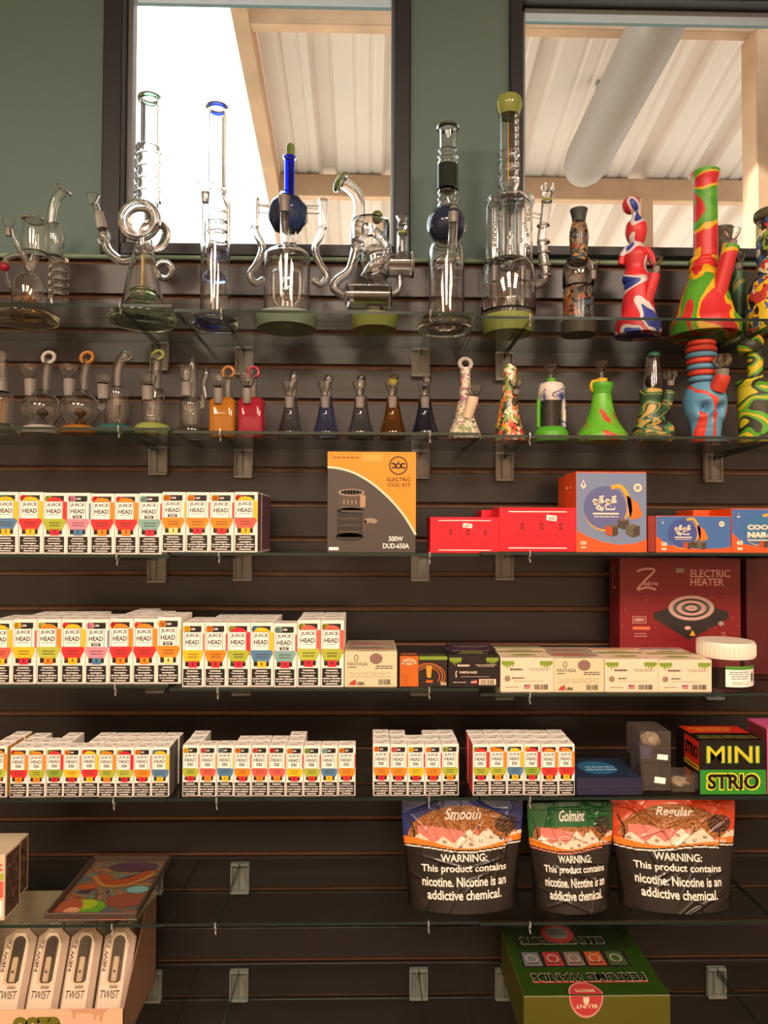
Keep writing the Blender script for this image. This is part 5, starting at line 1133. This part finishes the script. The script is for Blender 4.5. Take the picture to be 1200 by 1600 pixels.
# --- multi-chamber pipe with lime rims
b = Piece('glass_water_pipe', 'large clear multi-chamber water pipe with lime green mouth and foot', 'water pipe', 795, 1, Y1)
b.lathe('base', [(505, 38), (502, 41), (492, 41.5), (486, 38), (484, 26)], g_lime, 794, 0, 0, 3, 40, base=True); b.lathe('foot_neck', [(488, 18), (480, 13), (474, 18)], GLASS, 794, 0, 2.4, 3)
b.lathe('drum', [(481, 38), (474, 43), (450, 44), (425, 42), (412, 36), (408, 28)], GLASS, 794, 0, 2.8, 3, 36, top=True)
for cxx, dyy in ((771, -10), (815, -10), (800, 18)):
    b.lathe('chamber', [(414, 15), (405, 15.5), (335, 15.5), (324, 15), (316, 10)], GLASS, cxx, dyy, 2.2, 0, 24, top=True); b.tube('chamber_tube', [(cxx, 470, dyy*.6), (cxx, 330, dyy)], 5, GLASS, 1.4, 1)
    for k in range(8): b.sphere('raised_letter_bump', (cxx+random.uniform(-7, 7), 345+8*k, dyy-15.5), 3.2, GLASS, sy=.4, seg=8, rows=6)
b.lathe('manifold', [(330, 20), (322, 38), (314, 38), (310, 20)], GLASS, 796, 0, 2.4, 3, 32, top=True); b.sphere('amber_bead', (802, 432), 9, TG('rust_glass', '#d98a5a')); b.lathe('inner_plate', [(452, 40), (449, 40)], GLASS, 794)
b.lathe('pinched_neck', [(312, 14), (304, 10), (294, 14), (284, 17), (272, 14.5), (262, 17), (250, 15), (240, 17)], GLASS, 795, 0, 2.4, 3, bottom=False); b.helix('neck_thread', (795, 270), 15, 2.2, 300, 244, 3, GLASS)
b.lathe('mouth_tube', [(241, 16), (182, 16)], GLASS, 795, 0, 2.4, 0, bottom=False); b.lathe('mouth_flare', [(184, 15), (174, 19), (164, 21), (155, 19), (151, 14)], g_lime, 795, 0, 4, 3, bottom=False)
b.tube('gold_decal', [(791, 200, -17), (791, 290, -17)], [.8, 1.6, .8], M('gold_foil', '#c98f1c', .3, metal=.6), 0, 1, 6)
for k in range(9): b.sphere('raised_letter_bump', (805, 190+11*k, -13), 4, GLASS, sy=.5, seg=8, rows=6)
b.tube('side_column', [(836, 446), (848, 440), (853, 425), (850, 400), (848, 372), (852, 345), (855, 318)], [7, 8, 8, 8, 8, 8, 8], GLASS, 2)
for py_ in (430, 415, 395, 378, 352): b.torus('column_ring', (850 if py_ < 410 else 852, py_), 8.5, 2, GLASS)
b.tube('bridge', [(832, 335), (848, 338)], 4, GLASS, 1, 1); b.torus('lime_collar', (856, 313), 7, 2.5, g_lime); b.sphere('bowl_bulb', (857, 303), 9, GLASS); b.prongs(858, 288, 0, 1.0)
# --- printed bottle pipe
gfx = swirl('mosaic_print', ['#2a2b2c', '#8a4a20', '#5a5a52', '#c98a35', '#3f5560', '#7d6a55', '#22201f'], 60, 5, .25, 3.0, kind='vor', trans=.0)
b = Piece('printed_water_pipe', 'slender water pipe with dark mosaic print and a clear middle section', 'water pipe', 904, 1, Y1)
b.lathe('base', [(508, 27), (504, 28), (499, 24)], M('smoke_base', '#4a443f', .15), 904, base=True); b.lathe('printed_body', [(502, 24), (496, 24), (455, 24), (450, 22)], gfx, 904, sm=0)
b.lathe('clear_section', [(451, 23), (448, 24.5), (420, 24.5), (413, 22), (410, 16)], GLASS, 904, 0, 2.2, 0, top=False); b.torus('collar', (904, 408), 15, 3.5, gfx)
b.lathe('printed_neck', [(408, 11), (400, 12), (385, 14), (368, 15), (356, 13), (347, 10.5)], gfx, 905, sm=3); b.lathe('mouthpiece', [(348, 10.5), (340, 11), (332, 13), (328, 14)], M('dark_silicone', '#3a403a', .5), 905, 0, 3, 2)
b.bowl(922, 415, -16, 1.0, jh=12)
# --- red white blue silicone pipe with stacked lobes
rwb = swirl('red_white_blue_silicone', ['#2f3f9a', '#2f3f9a', '#d5cfd0', '#cf2b34', '#d5303a', '#c9303a', '#d9d2d2', '#31429c'], 12, .7, .4, 5.3, lo=.32, hi=.66)
b = Piece('silicone_water_pipe', 'red, white and blue marbled silicone pipe made of stacked lobes', 'water pipe', 997, 1, Y1)
b.lathe('skirt', [(508, 36), (504, 34), (490, 29), (470, 25), (450, 21), (440, 20)], rwb, 997, sm=3, base=True); b.lathe('waist', [(442, 19), (436, 21), (430, 19), (420, 16), (410, 18), (400, 20), (392, 17), (382, 9)], rwb, 994, sm=3)
b.lathe('upper_lobe', [(384, 8), (376, 13), (364, 17), (352, 16), (344, 10), (338, 6)], rwb, 995, sm=3); b.tube('stem', [(994, 344), (993, 328), (990, 318)], [6, 5, 5], rwb, 0, 3); b.sphere('top_ball', (987, 321), 14, rwb)
for sx in (-1, 1): b.tube('side_lug', [(996+sx*12, 388), (996+sx*22, 400), (996+sx*26, 414)], [7, 6, 5], rwb)
b.tube('joint_socket', [(1004, 470, -14), (1012, 448, -22), (1014, 436, -24)], [9, 9, 9], rwb); b.bowl(1017, 412, -25, 1.0, jh=8)
# --- rasta beaker
rasta = swirl('rasta_silicone', ['#c9282e', '#cf2d2f', '#e0b21c', '#4f9a2a', '#5aa52c', '#cf3030', '#c9282e', '#4f9a2a'], 7, .8, .4, 1.3, lo=.34, hi=.66, stretch=(1, 1, 1.3))
b = Piece('silicone_water_pipe', 'tall red, green and yellow silicone beaker pipe with a wide cone', 'water pipe', 1102, 1, Y1)
b.lathe('cone_body', [(509, 53), (505, 53), (480, 44), (460, 36), (445, 29), (436, 24)], rasta, 1102, sm=2, base=True); b.lathe('collar', [(438, 22), (432, 24.5), (427, 21), (421, 24), (415, 21), (409, 23), (404, 20)], rasta, 1101, sm=3)
b.lathe('neck', [(406, 19), (380, 18.5), (300, 18), (285, 19), (276, 22), (270, 22)], rasta, 1104, 0, 4, 2); b.tube('joint_socket', [(1108, 470, -22), (1117, 435, -34), (1122, 408, -40), (1124, 400, -41)], [13, 12, 12, 13], rasta, 0, 4, 20); b.bowl(1127, 376, -41, 1.15, jh=6)
# --- dark green pipe behind it
b = Piece('silicone_water_pipe', 'dark green silicone pipe half hidden behind the red, green and yellow beaker', 'water pipe', 1140, 1, -.045)
cg = swirl('dark_green_silicone', ['#2c4a37', '#2f5a40', '#31684a', '#8a8a4a', '#2f5a40'], 16, 1.5, .45, 2.2)
b.lathe('body', [(518, 24), (514, 24), (480, 19), (450, 15), (436, 13)], cg, 1152, sm=2, base=True); b.tube('neck', [(1151, 442), (1144, 410), (1132, 382), (1129, 374)], [13, 12, 11, 12], M('grey_green_silicone', '#5c5a52', .45), 0, 4, 20); b.lathe('mouthpiece', [(380, 11), (372, 13), (364, 17), (358, 18)], M('grey_green_silicone', '#5c5a52', .45), 1129, 0, 3, 2); b.tube('joint_socket', [(1149, 490, -14), (1147, 465, -17), (1146, 440, -19), (1146, 432, -19)], [10, 10, 10, 11], cg, 0, 3, 18); b.bowl(1146, 404, -20, 1.1, jh=8)
# --- graffiti pipe at the edge
graf = swirl('graffiti_print', ['#d8b71e', '#1d1a18', '#2f4f8a', '#b93a34', '#d9d2c4', '#7d9a2a', '#dcbc22', '#1d1a18'], 42, 6, .4, 6.0, kind='vor')
b = Piece('printed_water_pipe', 'bulbous water pipe covered in yellow, black and blue graffiti print', 'water pipe', 1207, 1, Y1)
b.lathe('body', [(510, 38), (506, 38), (470, 38), (452, 36), (440, 28), (432, 22)], graf, 1207, sm=2, base=True); b.lathe('neck', [(434, 21), (400, 21), (350, 21), (342, 20)], graf, 1206); b.lathe('mouth_rim', [(345, 22), (340, 25), (332, 24), (329, 20)], M('brown_rim', '#4f4a2c', .5), 1206, 0, 4, 2)

# ---------------------------------------------------------------- second shelf
Y2 = -.15
def minis(px, label, **k): return Piece(k.get('name', 'small_glass_pipe'), label, 'water pipe', px, 2, Y2)
def flask(px, label, colr, mouthm, perc):
    b = minis(px, label)
    b.lathe('base', [(680, 27), (678, 28.5), (672, 28.5), (668, 26), (664, 15)], colr, px, sm=2, seg=32, base=True)
    b.lathe('globe', [(668, 12), (662, 20), (650, 27.5), (638, 29.5), (626, 26), (616, 18), (610, 11)], GLASS, px, 0, 2.0, 4, 32, top=True)
    b.lathe('percolator', [(662, 9), (658, 8), (654, 4), (650, 5), (646, 9), (642, 8), (638, 3)], perc, px+2, sm=3)
    b.tube('neck', [(px+6, 614), (px+6, 590), (px+8, 575), (px+11, 562)], 7.5, GLASS, 1.8); b.torus('mouth_ring', (px+11, 559, -2), 9, 3, mouthm, R(75), 0, 0)
    b.lathe('frosted_joint', [(622, 7), (612, 8), (596, 8.5)], FROST, px-10, -16, 0); b.lathe('bowl', [(597, 5), (590, 8), (580, 12.5), (574, 13)], GLASS, px-12, -16, 2, 3); b.sphere('stem_bulb', (px-9, 626, -10), 7, GLASS)
    return b
b = minis(0, 'clear glass mini pipe at the shelf end beside the white based flask pipe'); b.lathe('base', [(680, 28), (677, 29), (668, 27), (662, 18)], GLASS, 0, sm=2, base=True); b.lathe('body', [(668, 20), (640, 20), (620, 19), (612, 12)], GLASS, 0, 0, 2, 3, top=True); b.lathe('joint', [(612, 9), (598, 9)], FROST, 4, -4); b.tube('neck', [(3, 600), (3, 550)], 8, GLASS, 2, 1); b.tube('percolator', [(2, 660), (2, 625)], 5, g_amber, 0, 1)
flask(65, 'round flask mini pipe with a milky white base and mouth ring', g_white, g_white, g_white)
flask(125, 'round flask mini pipe with an orange base and mouth ring', g_orange, g_orange, g_orange)
b = minis(181, 'clear mini pipe with a teal base and bent neck'); b.lathe('base', [(680, 29), (676, 29.5), (667, 26), (662, 15)], g_teal, 181, sm=2, base=True); b.lathe('body', [(667, 16), (660, 18), (620, 18), (610, 16), (604, 9)], GLASS, 183, 0, 2, 3, top=True); b.tube('neck', [(183, 606), (183, 585), (186, 568), (194, 556), (200, 560)], 8, GLASS, 1.8); b.torus('mouth_ring', (199, 558, -3), 8, 2.6, GLASS, R(60), R(-25)); b.tube('orange_stem', [(185, 652), (185, 634)], 4.5, g_orange, 0, 1)
b.lathe('frosted_joint', [(626, 8), (604, 9.5)], FROST, 167, -14); b.lathe('bowl', [(604, 7), (598, 10), (590, 11.5)], GLASS, 167, -14, 2, 2); b.sphere('stem_bulb', (166, 636, -10), 9, GLASS)
b = minis(239, 'clear upright mini pipe with a lime green base'); b.lathe('base', [(679, 27), (675, 28.5), (666, 26), (660, 15)], g_lime, 239, sm=2, base=True); b.lathe('body', [(664, 17), (655, 17.5), (615, 17), (608, 14)], GLASS, 240, 0, 2, 2, top=True); b.tube('neck', [(244, 610), (244, 570), (246, 556)], [8, 8, 9], GLASS, 1.8); b.torus('mouth_ring', (247, 555, -2), 8, 2.6, g_lime, R(65))
b.lathe('frosted_joint', [(628, 8), (607, 9.5)], FROST, 236, -16); b.lathe('bowl', [(607, 8), (600, 11), (590, 13)], GLASS, 237, -16, 2, 3); b.sphere('stem_bulb', (238, 646), 8, GLASS)
b = minis(302, 'all clear mini pipe with a thin side tube, beside the orange square pipe'); b.lathe('base', [(680, 24), (677, 25), (668, 23), (664, 12)], GLASS, 302, sm=2, base=True); b.lathe('body', [(668, 16), (660, 17), (634, 18), (624, 15)], GLASS, 299, 0, 2, 3, top=True); b.tube('neck', [(300, 626), (300, 575), (300, 558)], [8, 8, 5], GLASS, 1.6, 2); b.tube('side_tube', [(321, 622), (318, 600), (322, 585), (321, 574)], [6, 5, 5, 3], GLASS, 1.2); b.lathe('side_cup', [(640, 6), (618, 7)], GLASS, 317, 0, 1.5)
b.lathe('frosted_joint', [(622, 7.5), (601, 8.5)], FROST, 296, -16); b.lathe('bowl', [(601, 6), (594, 8), (580, 9), (574, 11)], GLASS, 294, -16, 2, 3); b.sphere('stem_bulb', (297, 636, -6), 8, GLASS)
def square(px, label, colr, ringpx):
    b = minis(px, label); b.lathe('square_body', [(680, 18), (676, 20), (630, 20), (625, 17), (621, 9)], colr, px, 0, 0, 0, 32, sq=8, base=True)
    b.torus('mouth_ring', (ringpx, 582, -2), 8.5, 2.8, colr, R(80)); b.tube('neck', [(ringpx-1, 624), (ringpx-1, 600), (ringpx, 588)], 7, GLASS, 1.6)
    b.lathe('frosted_joint', [(634, 6.5), (611, 7.5)], FROST, px-5, -19); b.lathe('bowl', [(611, 6), (605, 9), (596, 12), (589, 12)], GLASS, px-5, -19, 2, 3)
square(350.5, 'square bodied orange glass mini pipe beside the red one', g_orange, 357); square(394.5, 'square bodied red glass mini pipe beside the orange one', g_red, 396)
def cone(px, label, colr, tip, tw_, tdx=0):
    b = minis(px, label); b.lathe('cone_body', [(681, 20), (679, 21.5), (672, 20), (655, 15), (640, 12), (628, 10), (620, 9)], colr, px, 0, 1.8, 3, 28, base=True)
    b.lathe('foot', [(683, 9), (679, 10), (674, 6)], GLASS, px+2, base=True)
    b.tube('neck', [(px+tdx+2, 626), (px+tdx+2, 605), (px+tdx+4, 590), (px+tdx+5, tip)], [7, 7, 7, tw_], GLASS, 1.5)
    b.lathe('frosted_joint', [(640, 6), (623, 7.5)], FROST, px-1, -13); b.lathe('bowl', [(623, 6), (615, 6), (608, 9.5), (600, 11)], GLASS, px-2, -13, 1.8, 3); b.sphere('stem_bulb', (px-2, 650, -8), 6, GLASS)
    return b
cone(455, 'clear cone mini pipe with a pointed neck, beside the blue cone', g_smoke, 580, 5); cone(510, 'pale blue glass cone mini pipe', g_sblue, 586, 4); cone(564, 'clear cone mini pipe between the blue and the amber cones', g_smoke, 592, 4, -3)
b = cone(614, 'amber glass cone mini pipe with a yellow topped mouth', g_amber, 592, 8, -2); b.sphere('mouth_bulb', (614, 598), 9, g_yel)
b = cone(664, 'dark navy glass cone mini pipe beside the floral beaker', TG('dusk_blue_glass', '#8c95b8'), 597, 7, -1); b.sphere('mouth_bulb', (664, 603), 8, g_navy)
# printed beakers
flo = swirl('floral_print', ['#ded2bf', '#e3d8c6', '#c9b59c', '#8a9a6a', '#e3d8c6', '#b07a8a', '#ddd0bc', '#6f5a4a'], 75, 4, .25, 1.0, kind='vor'); jun = swirl('jungle_print', ['#c9452f', '#5f7a34', '#e0a83a', '#e3d2b4', '#3a3a30', '#cf7a2c', '#7f9a48', '#d9c4a4'], 62, 5, .25, 4.0, kind='vor')
b = minis(726, 'cream beaker mini pipe with small floral print', name='printed_glass_pipe'); b.lathe('beaker', [(684, 27), (680, 26), (665, 20), (650, 15), (635, 12), (628, 11)], flo, 726, sm=2, base=True); b.lathe('neck', [(632, 9), (600, 8), (575, 8)], flo, 727); b.torus('mouth_ring', (727, 569, -2), 9, 3.4, g_white, R(75)); b.tube('joint_socket', [(728, 655, -12), (735, 632, -16), (736, 624, -16)], [8, 9, 10], M('cream_socket', '#d9c2a8', .3)); b.lathe('bowl', [(622, 5), (614, 9), (606, 11)], GLASS, 740, -16, 2, 3)
b = minis(795, 'beaker mini pipe with bright red, green and orange jungle print', name='printed_glass_pipe'); b.lathe('beaker', [(686, 26), (682, 25.5), (665, 20), (645, 16), (625, 13)], jun, 795, sm=2, base=True); b.lathe('neck', [(628, 13), (600, 11.5), (575, 10), (570, 9)], jun, 797, 0, 2); b.bowl(803, 598, -14, 1.0, jh=6); b.prongs(803, 596, -14, .9)
# silicone minis
wbs = swirl('white_blue_silicone', ['#d8cdc2', '#d8cdc2', '#37468f', '#cfc5bd', '#8a8fb0', '#37468f'], 24, 1.6, .4, 2.0, stretch=(1, 1, .5)); gsil = M('green_silicone', '#4fa02c', .4)
b = minis(861, 'white and blue marbled silicone mini pipe with green foot', name='silicone_mini_pipe'); b.lathe('foot', [(684, 27), (680, 27), (674, 25), (668, 19)], gsil, 861, sm=2, seg=32, base=True); b.lathe('glass_core', [(672, 17), (625, 17)], GLASS, 861, 0, 2, top=True); b.lathe('silicone_sleeve', [(672, 15), (630, 15), (622, 21), (605, 21), (600, 18), (597, 9)], wbs, 861, sm=0)
for sx in (-1, 1): b.tube('sleeve_strap', [(861+sx*19, 622), (861+sx*20, 640), (861+sx*20, 668)], 3.5, wbs if sx > 0 else gsil)
b.lathe('green_collar', [(599, 7), (592, 8)], gsil, 861); b.bowl(861, 571, 0, 1.05, joint=False); b.tube('bowl_stem', [(861, 586), (861, 596)], 4, GLASS, 1, 1)
tie = swirl('green_red_silicone', ['#c23a30', '#7f9a2c', '#5fb02a', '#5fb02a', '#66b82c', '#5aa82a', '#b0482e'], 14, 1.8, .4, 7.7, lo=.33, hi=.68, stretch=(1, 1, .5))
b = minis(940, 'green and red tie-dyed silicone cone mini pipe with yellow cap ring', name='silicone_mini_pipe'); b.lathe('cone_body', [(688, 39), (684, 40), (678, 38), (664, 28), (645, 20), (628, 16), (614, 14)], tie, 940, sm=2, base=True); b.lathe('collar', [(616, 15), (610, 16), (604, 18), (599, 17)], gsil, 940, sm=2); b.lathe('yellow_ring', [(600, 9), (592, 9)], M('yellow_silicone', '#dba81c', .4), 940); b.tube('strap', [(928, 614, 0), (922, 606, -4), (925, 597, -4), (934, 597, -2)], 2.6, MATS['yellow_silicone']); b.bowl(940, 566, 0, 1.1, joint=False); b.tube('bowl_stem', [(940, 582), (940, 594)], 4.2, GLASS, 1, 1)
camo = swirl('camo_silicone', ['#2c4a30', '#3a7a4a', '#b08a44', '#2a2a24', '#3f7f4c', '#c09a52'], 13, .9, .45, 3.0, stretch=(1, 1, 2.4))
b = minis(1020, 'camouflage silicone mini pipe with a clear glass cone top', name='silicone_mini_pipe'); b.lathe('foot', [(686, 28), (683, 31), (676, 32), (668, 31), (661, 24)], camo, 1020, sm=3, seg=32, base=True); b.lathe('lower_body', [(662, 22), (655, 21), (640, 18), (630, 16), (622, 17), (612, 18), (608, 14)], camo, 1017, sm=3)
b.lathe('glass_cone', [(609, 16), (590, 14.5), (570, 12), (557, 10)], GLASS, 1021, 0, 1.8, 0, bottom=False); b.lathe('green_cap', [(558, 9.5), (553, 9), (550, 5)], M('cap_green', '#2f6a48', .4), 1022, sm=2); b.sphere('brain_ball', (1018, 597), 10, M('pink_white_ball', '#d9b8a8', .5, noise=.3, nscale=200), fn=lambda a, p: 1+.05*math.sin(8*a)*math.sin(7*p)); b.tube('joint_arm', [(1028, 650, -10), (1036, 632, -16), (1040, 614, -18)], [6, 8, 7], camo); b.bowl(1041, 585, -18, 1.0, jh=6); b.prongs(1041, 587, -18, .9)
# skull
skm = swirl('red_blue_silicone', ['#5a93b5', '#5a93b5', '#cf3d2a', '#d2402c', '#5a93b5', '#5f97b8'], 11, 1.4, .4, 3.4, lo=.36, hi=.62, stretch=(1.4, 1, .6))
b = minis(1102, 'red and blue silicone skull mini pipe with a ribbed neck', name='silicone_skull_pipe')
b.lathe('foot_plate', [(689, 31), (686, 31), (684, 28)], skm, 1106, seg=32, base=True)
def skull_mesh():
    rings = []; prof = [(687, 22, 15, 0), (678, 23, 17, -1), (668, 24, 19, -1), (658, 26, 22, 0), (648, 31, 27, 0), (636, 33, 31, 2), (624, 33, 32, 3), (612, 30, 29, 3), (602, 24, 23, 2), (597, 17, 16, 1)]
    prof = catmull(prof, 4)
    for py_, rx_, ry_, dy_ in prof:
        q = []
        for i in range(64):
            a = 2*math.pi*i/64; c, s_ = math.cos(a), math.sin(a); k = 1.0
            px_ = rx_*c
            if s_ < 0:
                for ex in (-13, 14):      # eye sockets, nose, cheeks, teeth
                    k -= .62*math.exp(-((px_-ex)/6.2)**2 - ((py_-641)/7.0)**2)
                    k += .14*math.exp(-((px_-ex*1.4)/6)**2 - ((py_-655)/4)**2)
                    k += .13*math.exp(-((px_-ex)/8)**2 - ((py_-629)/3.5)**2)
                k -= .24*math.exp(-((px_-.5)/3.5)**2 - ((py_-654)/5.5)**2)
                if 663 < py_ < 680: k += .035*math.cos(px_*1.35) - (.05 if abs(py_-671) < 1.5 else 0)
            q.append((b.X(1102+rx_*c*(1 if s_ >= 0 else (.5+.5*k))), (dy_+ry_*s_*k)*b.s, b.Z(py_)))
        rings.append(q)
    return MB().loft(rings, 0, True, True, True)
skull_mesh().build('skull', skm, b.root, True, 70)
for i in range(6): b.torus('neck_rib', (1098-(i*.5), 594-i*9.2), 18+i*.3, 4.6, M('rib_red', '#c8402e', .4) if i % 2 else M('rib_blue', '#5a8fae', .4), sx=1, sy=1)
b.lathe('neck', [(602, 16), (545, 18), (538, 18)], M('rib_core', '#8a4a44', .4), 1097, 0, 4); b.torus('neck_lip', (1096, 538), 18, 4, M('rib_red', '#c8402e', .4)); b.tube('joint_socket', [(1110, 612, -22), (1113, 600, -30), (1114, 594, -31)], [13, 12, 12], M('rib_red', '#c8402e', .4)); b.lathe('frosted_joint', [(596, 9), (584, 10)], FROST, 1114, -31); b.bowl(1115, 562, -31, 1.15, joint=False); b.prongs(1115, 565, -31, 1.2)
cy_ = swirl('camo_yellow_silicone', ['#2f3226', '#3a3a2c', '#5fae2c', '#e0b822', '#57a52a', '#2f3226', '#c9c02a'], 13, 1.0, .4, 6.1, lo=.34, hi=.66)
b = minis(1187, 'yellow, green and black camouflage silicone cylinder pipe at the shelf end', name='silicone_mini_pipe'); b.lathe('foot', [(686, 30), (682, 31), (679, 28)], cy_, 1183, seg=32, base=True); b.lathe('cylinder', [(680, 27), (640, 29), (604, 30)], cy_, 1183, seg=32); b.lathe('shoulder', [(606, 31), (600, 33), (596, 31), (593, 14)], cy_, 1183, seg=32, sm=0); b.lathe('neck', [(598, 11), (555, 12), (548, 12)], cy_, 1180); b.lathe('mouthpiece', [(552, 15), (545, 18), (536, 18), (530, 13)], cy_, 1171, sm=3); b.tube('strap', [(1184, 545, 0), (1190, 534, 0), (1184, 526, 0), (1176, 530, 0)], 4, M('yellow_silicone', '#dba81c', .4))
